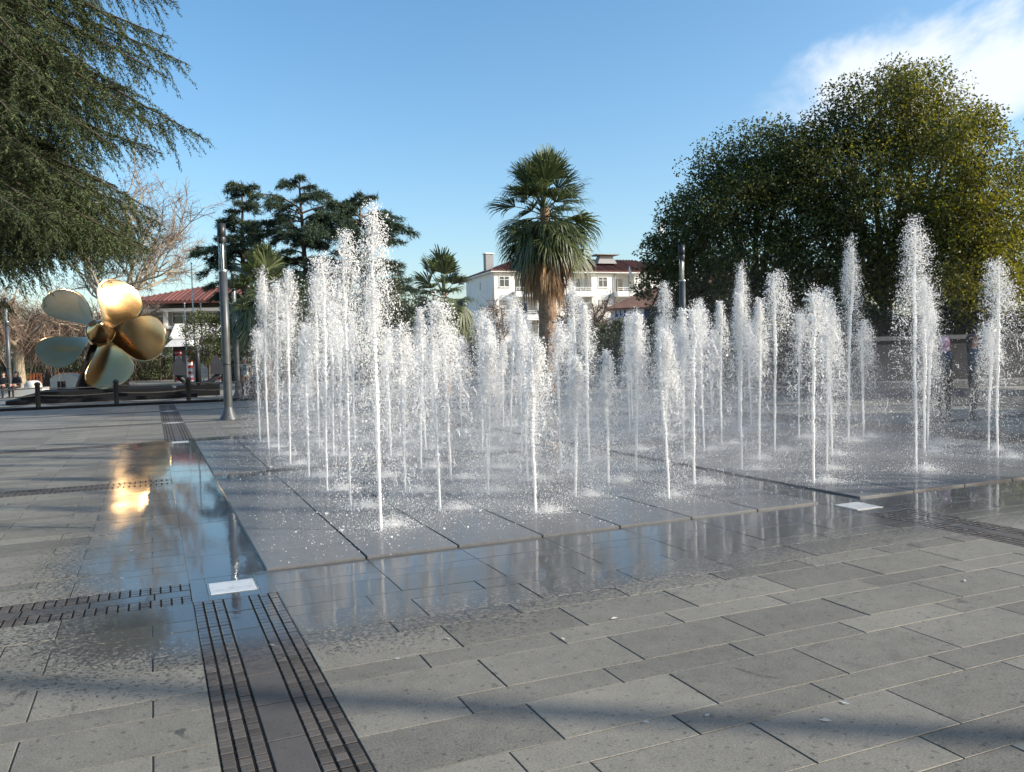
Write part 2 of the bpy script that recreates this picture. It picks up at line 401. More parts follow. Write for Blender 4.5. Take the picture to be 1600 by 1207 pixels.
def bronze_mat():
    m, t, b = new_mat('polished_bronze')
    tcn = N(t, 'ShaderNodeTexCoord')
    nz = N(t, 'ShaderNodeTexNoise'); nz.inputs['Scale'].default_value = 1.3; nz.inputs['Detail'].default_value = 6
    t.links.new(tcn.outputs['Object'], nz.inputs['Vector'])
    r = N(t, 'ShaderNodeValToRGB'); t.links.new(nz.outputs['Fac'], r.inputs[0])
    r.color_ramp.elements[0].position = 0.3; r.color_ramp.elements[1].position = 0.7
    r.color_ramp.elements[0].color = (0.48, 0.315, 0.145, 1); r.color_ramp.elements[1].color = (0.57, 0.385, 0.20, 1)
    t.links.new(r.outputs[0], b.inputs['Base Color']); b.inputs['Metallic'].default_value = 1.0
    n2 = N(t, 'ShaderNodeTexNoise'); n2.inputs['Scale'].default_value = 9; n2.inputs['Detail'].default_value = 5
    t.links.new(tcn.outputs['Object'], n2.inputs['Vector'])
    t.links.new(smath(t, 'ADD', 0.18, smath(t, 'MULTIPLY', n2.outputs['Fac'], 0.10)), b.inputs['Roughness'])
    return m
M['bronze'] = bronze_mat()

def panel_mat():
    m, t, b = new_mat('frosted_light_panel')
    geo = N(t, 'ShaderNodeNewGeometry'); nz = N(t, 'ShaderNodeTexNoise'); nz.inputs['Scale'].default_value = 9; nz.inputs['Detail'].default_value = 8; nz.inputs['Roughness'].default_value = 0.7
    t.links.new(geo.outputs['Position'], nz.inputs['Vector']); rp = N(t, 'ShaderNodeValToRGB'); t.links.new(nz.outputs['Fac'], rp.inputs[0])
    rp.color_ramp.elements[0].position = 0.34; rp.color_ramp.elements[0].color = (0.36, 0.37, 0.36, 1); rp.color_ramp.elements[1].position = 0.52; rp.color_ramp.elements[1].color = (0.50, 0.52, 0.52, 1)
    t.links.new(rp.outputs[0], b.inputs['Base Color']); b.inputs['Roughness'].default_value = 0.25
    return m
M['panel'] = panel_mat()

# ------------------------------------------------------------------ ground and pavement
g = G(); g.add([[-900, -120, -0.02], [900, -120, -0.02], [900, 1600, -0.02], [-900, 1600, -0.02]], [[0, 1, 2, 3]])
tag(g.obj('ground', M['ground']), kind='structure', label='wide pale plaza ground running back to the buildings')
g = G(); g.add([[-16, 0.3, -0.004], [26, 0.3, -0.004], [26, 34.9, -0.004], [-16, 34.9, -0.004]], [[0, 1, 2, 3]])
pavement = tag(g.obj('pavement', M['joint']), kind='structure', label='grey granite paving around the fountain')

PER = 5.98
SX = [0.19 + PER*k for k in range(-3, 4)]            # strips running away from the camera start here, 0.545 wide
SY = [5.93 + PER*k for k in range(0, 5)]             # strips running across
SW = 0.545
DECKX = [(0.735, 6.17), (6.715, 12.15)]
DECKY = [(6.56, 11.91), (12.50, 17.89)]
FX0, FX1, FY0, FY1 = 0.19, 12.70, 5.93, 18.44          # whole fountain rectangle with its gutters

def slab_shape(w, d, h=0.03, ch=0.004, gap=0.007):
    gx, gy = gap if isinstance(gap, tuple) else (gap, gap)
    x, y = w/2-gx/2, d/2-gy/2
    V = np.array([[-x,-y,-h],[x,-y,-h],[x,y,-h],[-x,y,-h],[-x,-y,-ch],[x,-y,-ch],[x,y,-ch],[-x,y,-ch],
                  [-x+ch,-y+ch,0],[x-ch,-y+ch,0],[x-ch,y-ch,0],[-x+ch,y-ch,0]])
    q = [[0,1,5,4],[1,2,6,5],[2,3,7,6],[3,0,4,7],[4,5,9,8],[5,6,10,9],[6,7,11,10],[7,4,8,11],[8,9,10,11]]
    return V, q
_cache = {}
def lay(pieces, name, field, mat, parent, limit, z=0.0, jit=0.0018, h=0.03, gap=0.007, ch=0.004):
    """pieces: (x, y, w, d). The ones that show largest become parts of their own, the rest one field."""
    def show(p):
        v = np.array([p[0], p[1], -CAM_H]); dz = v@fw
        if dz < 0.5: return -1
        px = CX+FPX*(v@RT)/dz; py = CY-FPX*(v@UP)/dz
        if px < -150 or px > 1750 or py > 1420: return -1
        return p[2]*p[3]/dz**3
    pieces = sorted(pieces, key=show, reverse=True)
    fld = G()
    for k, (x, y, wd, dp) in enumerate(pieces):
        zz = z + random.uniform(-jit, jit)
        if k < limit:
            key = (name, round(wd, 2), round(dp, 2), h)
            if key not in _cache:
                V, q = slab_shape(wd, dp, h, ch, gap); _cache[key] = mesh_np(name, V, None, q); _cache[key].materials.append(mat)
            o = bpy.data.objects.new(name, _cache[key]); COL.objects.link(o); o.parent = parent
            o.location = (x, y, zz)
            o.rotation_euler = (random.uniform(-1, 1)*0.0025, random.uniform(-1, 1)*0.0018, random.uniform(-1, 1)*0.0015)
        else:
            V, q = slab_shape(wd, dp, h, ch, gap); fld.add(V+np.array([x, y, zz]), q)
    if fld.n: tag(fld.obj(field, mat, parent), kind='stuff')

def in_strip(v, S):
    return any(s < v < s+SW for s in S)
# pavers: courses alternate wide (0.40) and narrow (0.215); courses start at each cross strip
pavers = []
def course_rows(ylo, yhi, down):
    rows = []; wide = True
    if down:
        y = yhi
        while y > ylo+0.02:
            d = 0.40 if wide else 0.215
            rows.append((max(y-d, ylo), y, wide)); y -= d; wide = not wide
    else:
        y = ylo
        while y < yhi-0.02:
            d = 0.40 if wide else 0.215
            rows.append((y, min(y+d, yhi), wide)); y += d; wide = not wide
    return [r for r in rows if r[1]-r[0] > 0.05]
bands = [(0.4, SY[0], True)] + [(SY[k]+SW, SY[k+1], False) for k in range(3)] + [(SY[3]+SW, SY[4], False), (SY[4]+SW, 34.8, False)]
for (a, b_, dn) in bands:
    for (y0, y1, wide) in course_rows(a, b_, dn):
        for i in range(len(SX)-1):
            xa, xb = SX[i]+SW, SX[i+1]
            if y0 > FY0-0.01 and y1 < FY1+0.01 and xa > 0.6 and xb < 12.8: continue      # the fountain itself
            off = 0.0 if wide else 0.525
            xs = [xa] + [xa+off+0.777*k for k in range(0 if off else 1, 9) if xa+0.05 < xa+off+0.777*k < xb-0.06] + [xb]
            for p, q_ in zip(xs[:-1], xs[1:]):
                pavers.append(((p+q_)/2, (y0+y1)/2, q_-p, y1-y0))
lay(pavers, 'paver', 'paver_field', M['paver'], pavement, 300, gap=(0.009, 0.006), ch=0.0015, jit=0.0012)

# sett strips: three columns of small setts, a slab channel, three more columns
setts, channel = [], []
setts_x = []
def strip_along(x0, ya, yb):
    y = ya; k = 0
    while y < yb-0.02:
        e = min(y+0.0655, yb)
        for c in range(3):
            setts.append((x0+0.031+0.063*c, (y+e)/2, 0.0615, e-y)); setts.append((x0+0.357+0.031+0.063*c, (y+e)/2, 0.0615, e-y))
        y = e
    y = ya
    while y < yb-0.05:
        e = min(y+0.40, yb); channel.append((x0+0.273, (y+e)/2, 0.166, e-y)); y = e
def strip_across(y0, xa, xb):
    x = xa
    while x < xb-0.02:
        e = min(x+0.0655, xb)
        for c in range(3):
            setts_x.append(((x+e)/2, y0+0.031+0.063*c, e-x, 0.0615)); setts_x.append(((x+e)/2, y0+0.357+0.031+0.063*c, e-x, 0.0615))
        x = e
    x = xa
    while x < xb-0.05:
        e = min(x+0.40, xb); channel.append(((x+e)/2, y0+0.273, e-x, 0.166)); x = e
lights_xy = [(0.465, 6.22), (6.39, 6.27), (0.465, 18.17), (0.465, 24.10), (0.465, 30.05)]
for i, x0 in enumerate(SX[2:6]):
    for (ya, yb) in [(1.6, SY[0]), (SY[2]+SW, SY[3]), (SY[3]+SW, SY[4]), (SY[4]+SW, 34.8)]:
        if x0 < 0 or x0 > 12.5:
            if ya < 2: strip_along(x0, 3.0, SY[0])
            continue
        if ya > 20 and x0 > 6: continue
        strip_along(x0, ya, yb)
for y0 in SY[:4]:
    strip_across(y0, SX[2]+SW, SX[3])
g = G()
for x0 in (SX[3], SX[4]):
    for (ya, yb) in ((1.55, SY[0]), (SY[2]+SW, 34.8)): g.add([[x0, ya, -0.0035], [x0+SW, ya, -0.0035], [x0+SW, yb, -0.0035], [x0, yb, -0.0035]], [[0, 1, 2, 3]])
for y0 in SY[:4]: g.add([[SX[2]+SW, y0, -0.0035], [SX[3], y0, -0.0035], [SX[3], y0+SW, -0.0035], [SX[2]+SW, y0+SW, -0.0035]], [[0, 1, 2, 3]])
g.obj('strip_bed', M['deckbed'], pavement)
lay(setts, 'sett', 'sett_field', M['sett'], pavement, 300, jit=0.0015, gap=(0.0105, 0.008), ch=0.0025)
lay(setts_x, 'sett', 'cross_sett_field', M['sett'], pavement, 0, jit=0.0015, gap=(0.011, 0.008), ch=0.0025)
lay(channel, 'channel_slab', 'channel_slab_field', M['stripslab'], pavement, 60, z=-0.0008, jit=0.001)
# gaps left in the strip lattice are filled with plain slabs
fill = []
for x0 in SX[1:7]:
    for y0 in SY:
        if FX0-0.1 < x0 < FX1 and y0 < FY1-0.3 and x0 < 12.7: continue
        fill.append((x0+SW/2, y0+SW/2, SW, SW))
for x0 in (SX[1], SX[5], SX[6]):
    for (ya, yb) in [(0.5, SY[0])]+[(SY[k]+SW, SY[k+1]) for k in range(4)]:
        if x0 < 12 and ya < 2: pass
        n = max(1, int((yb-ya)/0.6))
        for k in range(n): fill.append((x0+SW/2, ya+(k+0.5)*(yb-ya)/n, SW, (yb-ya)/n))
lay(fill, 'corner_slab', 'corner_slab_field', M['paver'], pavement, 40)

# gutters round and between the decks: smooth, always under a film of water
gut = []
def gut_run(x0, x1, y0, y1, n, alongx):
    for k in range(n):
        if alongx: gut.append((x0+(k+0.5)*(x1-x0)/n, (y0+y1)/2, (x1-x0)/n, y1-y0))
        else: gut.append(((x0+x1)/2, y0+(k+0.5)*(y1-y0)/n, x1-x0, (y1-y0)/n))
for (dx0, dx1) in DECKX:
    gut_run(dx0, dx1, 6.13, 6.56, 7, True); gut_run(dx0, dx1, 11.91, 12.50, 7, True); gut_run(dx0, dx1, 17.89, 18.44, 7, True)
    gut_run(dx0, dx1, 5.93, 6.13, 7, True)
for x0 in (0.19, 6.17, 12.15):
    x1 = x0+0.545
    for (ya, yb) in ((6.56, 11.91), (12.50, 17.89)): gut_run(x0, x1, ya, yb, 7, False)
    gut.append(((x0+x1)/2, 12.205, x1-x0, 0.59))
    if x0 > 1: gut.append(((x0+x1)/2, 18.165, x1-x0, 0.55))
    if x0 > 12: gut.append(((x0+x1)/2, 6.245, x1-x0, 0.63))
lay(gut, 'gutter_slab', 'gutter_field', M['gutter'], pavement, 200, z=-0.001, jit=0.0006, gap=0.003, ch=0.002)
# frames of slab around the two light panels that sit in gutter crossings
for (lx, ly) in [(0.465, 6.22), (6.39, 6.27)]:
    x0 = 0.19 if lx < 1 else 6.17
    x1 = x0+0.545; ya, yb = 5.93, 6.56
    a = 0.17
    pcs = [((x0+lx-a)/2, (ya+yb)/2, lx-a-x0, yb-ya), ((lx+a+x1)/2, (ya+yb)/2, x1-lx-a, yb-ya),
           (lx, (ya+ly-a)/2, 2*a, ly-a-ya), (lx, (ly+a+yb)/2, 2*a, yb-ly-a)]
    lay(pcs, 'gutter_slab', 'gutter_field', M['gutter'], pavement, 10, z=-0.001, jit=0.0004, gap=0.003, ch=0.002)
g = G(); g.add([[0.19, 18.0, -0.012], [0.735, 18.0, -0.012], [0.735, 18.44, -0.012], [0.19, 18.44, -0.012]], [[0, 1, 2, 3]])

LIGHT_LABELS = ['square white floor light panel at the near end of the left gutter',
                'square white floor light panel between the two front fountain decks',
                'square white floor light panel at the far end of the left gutter',
                'small white floor light panel in the sett strip beyond the lamp post',
                'faint white floor light panel in the sett strip just before the rope fence']
for (lx, ly), lab in zip(lights_xy, LIGHT_LABELS):
    e = empty('floor_light', (lx, ly, 0))
    tag(e, lab, 'floor light', 'light panels set into the paving')
    a = 0.165; zt = 0.0035
    g = G(); V, q = slab_shape(2*a-0.02, 2*a-0.02, 0.02, 0.002, 0.002); g.add(V+[0, 0, zt], q); g.obj('light_pane', M['panel'], e)
    g = G()
    for s in (-1, 1):
        g.box((s*(a-0.004), 0, zt-0.011), (0.007, 2*a, 0.02)); g.box((0, s*(a-0.004), zt-0.0115), (2*a-0.016, 0.007, 0.02))
    g.obj('steel_frame', M['steel'], e)

# ------------------------------------------------------------------ fountain decks
DECK_Z = 0.019
DECK_NAMES = {(0, 0): 'front left', (1, 0): 'front right', (0, 1): 'rear left', (1, 1): 'rear right'}
xe_a = [0.735+0.7764*k for k in range(8)]
for i, (x0, x1) in enumerate(DECKX):
    for j, (y0, y1) in enumerate(DECKY):
        g = G(); g.b2((x0+0.01, y0+0.01, -0.05), (x1-0.01, y1-0.01, DECK_Z-0.012))
        dk = tag(g.obj('fountain_deck', M['deckbed']), kind='structure', label='%s raised stone deck of the fountain' % DECK_NAMES[(i, j)])
        nx = 7; wx = (x1-x0)/nx
        ys = [0.0, 0.62] + [0.62+0.64*k for k in range(1, 7)] + [y1-y0]
        if j == 1: ys = [y1-y0-v for v in ys][::-1]
        pcs = [(x0+(a+0.5)*wx, y0+(ys[b]+ys[b+1])/2, wx, ys[b+1]-ys[b]) for a in range(nx) for b in range(len(ys)-1)]
        # joints that run away from the camera are wide, the cross joints are hairline
        for (x, y, wd, dp) in pcs:
            key = ('slab', round(wd, 3), round(dp, 3))
            if key not in _cache:
                V, q = slab_shape(wd, dp, 0.05, 0.003, 0.003); V[:, 0] *= (wd-0.016)/(wd-0.003); _cache[key] = mesh_np('slab', V, None, q); _cache[key].materials.append(M['deck'])
            o = bpy.data.objects.new('slab', _cache[key]); COL.objects.link(o); o.parent = dk
            o.location = (x, y, DECK_Z+random.uniform(-.001, .001)); o.rotation_euler = (random.uniform(-1, 1)*.001, random.uniform(-1, 1)*.001, 0)

# ------------------------------------------------------------------ buildings
def window(parent, x, z, wd, ht, y=0.0, ux=1, curtain=False, door=False, recess=0.0):
    """Window on a facade whose outside faces -y in the building's own frame; frame proud of the wall, pane behind it."""
    f = G(); t_ = 0.07; yf = y-0.02
    f.b2((x-wd/2, yf-0.03, z), (x-wd/2+t_, yf+0.05, z+ht)); f.b2((x+wd/2-t_, yf-0.03, z), (x+wd/2, yf+0.05, z+ht))
    f.b2((x-wd/2+t_, yf-0.03, z+ht-t_), (x+wd/2-t_, yf+0.05, z+ht)); f.b2((x-wd/2+t_, yf-0.03, z), (x+wd/2-t_, yf+0.05, z+t_))
    f.b2((x-t_/2, yf-0.028, z+t_), (x+t_/2, yf+0.045, z+ht-t_))
    if not door: f.b2((x-wd/2+t_, yf-0.026, z+ht*0.68), (x-t_/2, yf+0.04, z+ht*0.68+0.05)); f.b2((x+t_/2, yf-0.026, z+ht*0.68), (x+wd/2-t_, yf+0.04, z+ht*0.68+0.05))
    o = f.obj('door' if door else 'window', M['winframe'], parent)
    p = G(); p.b2((x-wd/2+t_, yf+0.005, z+t_), (x+wd/2-t_, yf+0.015, z+ht-t_)); p.obj('pane', M['glass_dark'], o)
    if curtain:
        p = G(); p.b2((x-wd/2+t_+.02, yf-0.004, z+ht*0.25), (x-wd*0.12, yf+0.003, z+ht-t_)); p.obj('curtain', M['curtain'], o)
    if not door:
        p = G(); p.b2((x-wd/2-.08, yf-0.10, z-0.06), (x+wd/2+.08, yf+0.04, z-0.002)); p.obj('sill', M['winframe'], o)
    return o
def hip_roof(parent, L, D, z, rise, over, mat, tiles=True):
    """Hipped roof over a footprint 0..L, 0..D with tile courses."""
    x0, x1, y0, y1 = -over, L+over, -over, D+over
    ry = (y0+y1)/2; rx0, rx1 = x0+(y1-y0)/2*0.9, x1-(y1-y0)/2*0.9
    if rx0 > rx1: rx0 = rx1 = (x0+x1)/2
    g = G()
    V = [[x0,y0,z],[x1,y0,z],[x1,y1,z],[x0,y1,z],[rx0,ry,z+rise],[rx1,ry,z+rise],[x0,y0,z-0.12],[x1,y0,z-0.12],[x1,y1,z-0.12],[x0,y1,z-0.12]]
    g.add(V, [[0,1,5,4],[2,3,4,5],[6,7,1,0],[7,8,2,1],[8,9,3,2],[9,6,0,3],[9,8,7,6]], [[1,2,5],[3,0,4]])
    o = g.obj('roof', mat, parent)
    if tiles:
        t = G(); n = int((x1-x0)/0.42)
        for k in range(n):          # rounded tile ribs running down the front slope
            x = x0+(k+0.5)*(x1-x0)/n
            f = 1.0
            if x < rx0: f = (x-x0)/(rx0-x0+1e-6)
            if x > rx1: f = (x1-x)/(x1-rx1+1e-6)
            if f < 0.06: continue
            t.tube([[x, y0-0.02, z+0.03], [x, y0+(ry-y0)*f, z+rise*f+0.03]], 0.085, 5, True)
        tag(t.obj('tile_rib', mat, o), kind='stuff')
    return o

# white apartment block
ang = HEAD*-1 + math.radians(20)
apt = empty('apartment_building', B(775, 97), ang)
tag(apt, 'white four-storey apartment block with red tiled hip roof behind the tall palm', 'building')
L_, D_, EH = 26.0, 11.0, 11.2
g = G()
g.b2((0, 0.0, 0), (2.55, D_, EH)); g.b2((5.35, 0.0, 0), (9.9, D_, EH)); g.b2((12.4, 0.0, 0), (15.6, D_, EH)); g.b2((18.2, 0.0, 0), (L_, D_, EH))
for x0, x1 in ((2.55, 5.35), (9.9, 12.4), (15.6, 18.2)): g.b2((x0, 1.3, 0), (x1, D_-0.01, EH-0.004))
g.obj('wall', M['wallwhite'], apt)
FLO = 2.72
for fl in range(4):
    z0 = 0.25+FLO*fl
    for x in (1.25, 7.0, 13.9, 19.6, 22.4):
        window(apt, x, z0+0.95, 1.25, 1.25, 0.0, curtain=(x+fl) % 2 > 1)
    window(apt, 8.9, z0+1.0, 0.8, 1.0, 0.0)
    for (x0, x1) in ((2.55, 5.35), (9.9, 12.4), (15.6, 18.2)):
        window(apt, (x0+x1)/2-0.35, z0, 1.5, 2.15, 1.3, door=True)
        b = G(); b.b2((x0-0.25, -1.05, z0-0.22), (x1+0.25, -0.004, z0-0.02)); b.b2((x0+.003, -0.004, z0-0.215), (x1-.003, 1.296, z0-0.025))
        bo = b.obj('balcony', M['white'], apt)
        p = G(); p.b2((x0-0.25, -1.05, z0-0.017), (x1+0.25, -0.97, z0+0.42))
        for s, xx in ((0, x0-0.25), (1, x1+0.17)): p.b2((xx, -0.967, z0-0.017), (xx+0.08, -0.004, z0+0.42))
        p.b2((x0-0.22, -1.03, z0+0.62), (x1+0.22, -0.99, z0+0.67)); p.b2((x0-0.22, -1.03, z0+0.82), (x1+0.22, -0.99, z0+0.88))
        for kx in np.linspace(x0-0.2, x1+0.2, 5): p.b2((kx-.02, -1.028, z0+0.42), (kx+.02, -0.992, z0+0.82))
        p.obj('parapet', M['white'], bo)
    gx = G()
    for yy in (5.4,):
        gx.b2((-0.05, yy-0.3, z0+1.0), (0.02, yy+0.3, z0+1.9))
    gx.obj('side_window', M['glass_dark'], apt)
rf = hip_roof(apt, L_, D_, EH+0.12, 2.0, 0.55, M['tile'])
g = G(); g.b2((-0.5, -0.5, EH-0.14), (L_+0.5, D_+0.5, EH-0.005)); g.obj('eave', M['white'], apt)
g = G(); g.box((0.6, 3.6, EH+1.2), (0.95, 0.95, 2.3)); ch = g.obj('chimney', M['greywall'], rf)
g = G(); g.box((0.6, 3.6, EH+2.41), (1.15, 1.15, 0.12)); g.obj('chimney_cap', M['white'], rf)
g = G(); g.box((15.5, 2.6, EH+1.75), (2.6, 1.6, 1.0), taper=0.6); g.box((15.5, 2.6, EH+2.35), (3.2, 2.2, 0.1)); g.obj('roof_hatch', M['greywall'], rf)
g = G(); g.box((12.9, 3.8, EH+1.95), (0.8, 0.8, 0.9)); g.obj('vent', M['white'], rf)
g = G(); g.tube([[15.45, -0.12, 0.3], [15.45, -0.12, EH-0.2]], 0.07, 6); g.obj('drain_pipe', M['greywall'], apt)
# satellite dish on its pole
sdish = empty('satellite_dish', B(985, 78))
tag(sdish, 'white satellite dish on a pole in front of the apartment roof', 'satellite dish')
g = G(); g.tube([[0, 0, 0], [0, 0, 8.6]], 0.04, 6); g.obj('pole', M['greywall'], sdish)
g = G(); prof = [(r_, 0.35*r_*r_) for r_ in np.linspace(0.01, 0.72, 7)]; g.lathe(prof, 18)
dsh = g.obj('dish', M['white'], sdish, True, (0, -0.1, 8.75)); dsh.rotation_euler = (math.radians(75), 0, math.radians(60))

# brown-roofed shop with blue signs
shop = empty('shop_building', B(962, 66), -HEAD+math.radians(-14))
tag(shop, 'low shop with brown hip roof and blue and white signs', 'building')
g = G(); g.b2((0, 0, 0), (6.5, 6, 4.9)); g.obj('wall', M['shop'], shop)
hip_roof(shop, 6.5, 6, 4.95, 1.7, 0.7, M['tilebrown'], False)
g = G(); g.b2((-0.3, -0.22, 4.0), (2.3, -0.05, 5.0)); so = g.obj('white_sign', M['signwhite'], shop)
g = G()
for k, (a, b_) in enumerate([(0.05, 0.3), (0.42, 0.62), (0.75, 1.05), (1.2, 1.4), (1.5, 1.85)]):
    g.b2((a, -0.235, 4.25+0.06*(k % 2)), (a+(b_-a)*0.45, -0.222, 4.78)); g.b2((a+(b_-a)*0.45, -0.234, 4.3+0.1*(k % 3)), (b_, -0.222, 4.5))
g.obj('sign_lettering', M['blue'], so)
g = G(); g.b2((2.35, -0.2, 4.05), (5.9, -0.05, 5.0)); so = g.obj('blue_sign', M['blue'], shop)
g = G(); g.b2((2.75, -0.215, 4.2), (2.9, -0.202, 4.8)); g.b2((2.9, -0.214, 4.5), (3.2, -0.202, 4.62)); g.obj('sign_mark', M['signwhite'], so)
for x in (1.2, 3.3, 5.3): window(shop, x, 0.4, 1.6, 2.3, 0.0, door=True)
# red roofed house peeking through the trees
hs_ = empty('small_house', B(1096, 86), -HEAD)
tag(hs_, 'house with a red roof peeking out between the dark trees', 'building')
g = G(); g.b2((0, 0, 0), (5, 6, 8.0)); g.obj('wall', M['wallwhite'], hs_)
hip_roof(hs_, 5, 6, 8.05, 1.6, 0.4, M['tile'], False)
for x in (1.3, 3.6): window(hs_, x, 5.6, 1.1, 1.3)

# left building: red roof, white storey slabs, dark recesses
lb = empty('school_building', B(205, 84), -HEAD+math.radians(6))
tag(lb, 'pale building with red tiled roof and white balcony slabs behind the flagpoles', 'building')
g = G(); g.b2((0, 1.6, 0), (17, 12, 7.6)); g.obj('wall', M['greywall'], lb)
hip_roof(lb, 17, 12, 7.75, 1.9, 0.9, M['tile'])
g = G(); g.b2((-0.9, -0.95, 7.5), (17.9, -0.80, 7.74)); g.obj('gutter_board', M['tile'], lb)
for z in (3.1, 5.3, 7.05):
    g = G(); g.b2((-0.4, -0.3, z-0.28), (13.2, 1.6, z)); g.obj('storey_slab', M['white'], lb)
for z0, z1 in ((3.1, 5.02), (5.3, 6.77)):
    for x in (0.5, 3.4, 6.3, 9.2, 12.4):
        g = G(); g.b2((x-0.2, 0.2, z0+.002), (x+0.2, 0.6, z1-.002)); g.obj('column', M['white'], lb)
    for x in (1.9, 4.8, 7.7, 10.7): window(lb, x, z0+0.25, 2.2, 1.2, 1.6)
g = G()
V = [[4.5,-2.6,4.0],[9.3,-2.6,4.0],[9.3,-0.35,5.5],[4.5,-0.35,5.5]]; V2 = [[a, b_, c-0.15] for a, b_, c in V]
g.add(V+V2, [[0,1,2,3],[7,6,5,4],[0,4,5,1],[1,5,6,2],[2,6,7,3],[3,7,4,0]]); g.obj('sloped_canopy', M['white'], lb)
g = G()
V = [[2.5,-4.6,2.2],[10.5,-4.6,2.2],[10.5,-2.2,3.3],[2.5,-2.2,3.3]]; V2 = [[a, b_, c-0.15] for a, b_, c in V]
g.add(V+V2, [[0,1,2,3],[7,6,5,4],[0,4,5,1],[1,5,6,2],[2,6,7,3],[3,7,4,0]]); g.obj('porch_canopy', M['greywall'], lb)
for x in (3.0, 10.0):
    g = G(); g.b2((x-.15, -4.3, 0), (x+.15, -4.0, 2.2)); g.obj('column', M['greywall'], lb)

# guard booth with a flared white roof
bt = empty('guard_booth', B(287, 70), -HEAD)
tag(bt, 'small dark guard booth with a flared white roof under the flagpoles', 'booth')
g = G(); g.b2((-0.6, -0.6, 0), (0.6, 0.6, 2.9)); g.obj('wall', M['darkwall'], bt)
g = G(); g.box((0, 0, 3.2), (2.3, 2.0, 0.55), taper=0.62); g.obj('roof', M['white'], bt)
g = G(); g.b2((-0.45, -0.63, 1.2), (0.45, -0.605, 2.2)); g.obj('pane', M['glass_dark'], bt)
# red and white striped posts and white barrier grilles
for k, (px, d, hh, lab) in enumerate([(279, 66, 2.4, 'red and white striped gate post by the booth, on its nearer side'), (296, 66, 2.4, 'red and white striped gate post between the booth and the barrier grille'), (341, 66, 2.2, 'red and white striped gate post half hidden behind the near lamp post')]):
    e = empty('striped_post', B(px, d), -HEAD); tag(e, lab, 'post', 'striped gate posts')
    g = G(); g.box((0, 0, hh/2), (0.36, 0.36, hh)); g.obj('shaft', M['white'], e)
    for s in range(5):
        g = G(); g.box((0, 0, 0.3+s*hh/5), (0.375, 0.375, hh/10)); g.obj('stripe', M['red'], e)
    g = G(); g.box((0, 0, hh+0.05), (0.42, 0.42, 0.1)); g.obj('cap', M['red'], e)
for k, (px, lab) in enumerate([(304, 'white wire barrier panel beside the striped post'), (318, 'white wire barrier panel beside the clipped tree')]):
    e = empty('barrier_panel', B(px, 64), -HEAD); tag(e, lab, 'barrier', 'white barrier panels')
    g = G()
    g.tube([[-0.3, 0, 0.15], [-0.3, 0, 1.2], [0.3, 0, 1.2], [0.3, 0, 0.15], [-0.3, 0, 0.15]], 0.03, 5); g.obj('frame', M['white'], e)
    for x in np.linspace(-0.2, 0.2, 4):
        g = G(); g.tube([[x, 0, 0.2], [x, 0, 1.17]], 0.022, 4); g.obj('bar', M['white'], e)
    g = G()
    for z in (0.4, 0.65, 0.9): g.tube([[-0.28, 0.01, z], [0.28, 0.01, z]], 0.018, 4)
    g.obj('cross_wire', M['white'], e)
# flagpoles
for px, top, d, lab in [(305, 413, 62, 'tallest white flagpole in front of the red-roofed building'), (292, 475, 60, 'shorter white flagpole standing over the guard booth'), (317, 476, 64, 'short white flagpole behind the clipped round tree')]:
    h_ = CAM_H+(hor(px)-top)*d/FPX
    e = empty('flagpole', B(px, d)); tag(e, lab, 'flagpole', 'flagpoles by the gate')
    g = G(); g.tube([[0, 0, 0], [0, 0, h_*0.6], [0, 0, h_]], [0.06, 0.05, 0.035], 8); g.obj('pole', M['white'], e)
    g = G(); g.lathe([(0.001, h_+.12), (0.06, h_+.08), (0.075, h_+0.02), (0.06, h_-.02), (0.03, h_-.04)], 8); g.obj('finial', M['steel'], e)
    g = G(); g.lathe([(0.16, 0), (0.16, 0.12), (0.08, 0.2)], 10); g.obj('base', M['greywall'], e)

# ------------------------------------------------------------------ walls, fences, plinths
# dark low wall with a pale coping behind the fountain on the right
wl = empty('stage_wall', B(1295, 31), -HEAD+math.radians(2))
tag(wl, 'long dark stone wall with pale coping under the big trees', 'wall')
nseg = 11
for k in range(nseg):
    g = G(); g.b2((k*1.1+.004, 0, 0), (k*1.1+1.096, 0.5, 1.72)); g.obj('stone_panel', M['darkwall'], wl)
    g = G(); g.b2((k*1.1+.003, -0.08, 1.724), (k*1.1+1.097, 0.58, 1.88)); g.obj('coping_stone', M['coping'], wl)
g = G(); g.b2((-0.4, -1.2, 0), (12.4, -0.01, 0.22)); g.obj('step', M['coping'], wl)
# grey low wall and railing behind the middle of the fountain
rw = empty('railing', B(690, 46), -HEAD+math.radians(3))
tag(rw, 'pale metal railing on a low kerb behind the fountain, under the white block', 'railing')
g = G(); g.b2((-0.2, -0.15, 0), (14.2, 0.15, 0.28)); g.obj('kerb', M['greywall'], rw)
g = G(); g.tube([[0, 0, 1.05], [14, 0, 1.05]], 0.03, 6); g.tube([[0, 0, 0.4], [14, 0, 0.4]], 0.02, 6); g.obj('rail', M['steel'], rw)
for k in range(57):
    g = G() if k == 0 else g
    if k == 0:
        g.tube([[0, 0, 0.28], [0, 0, 1.04]], 0.018, 5); bar_me = g.mesh('baluster', True); bar_me.materials.append(M['steel'])
    obj('baluster', bar_me, None, rw, (k*0.25, 0, 0))
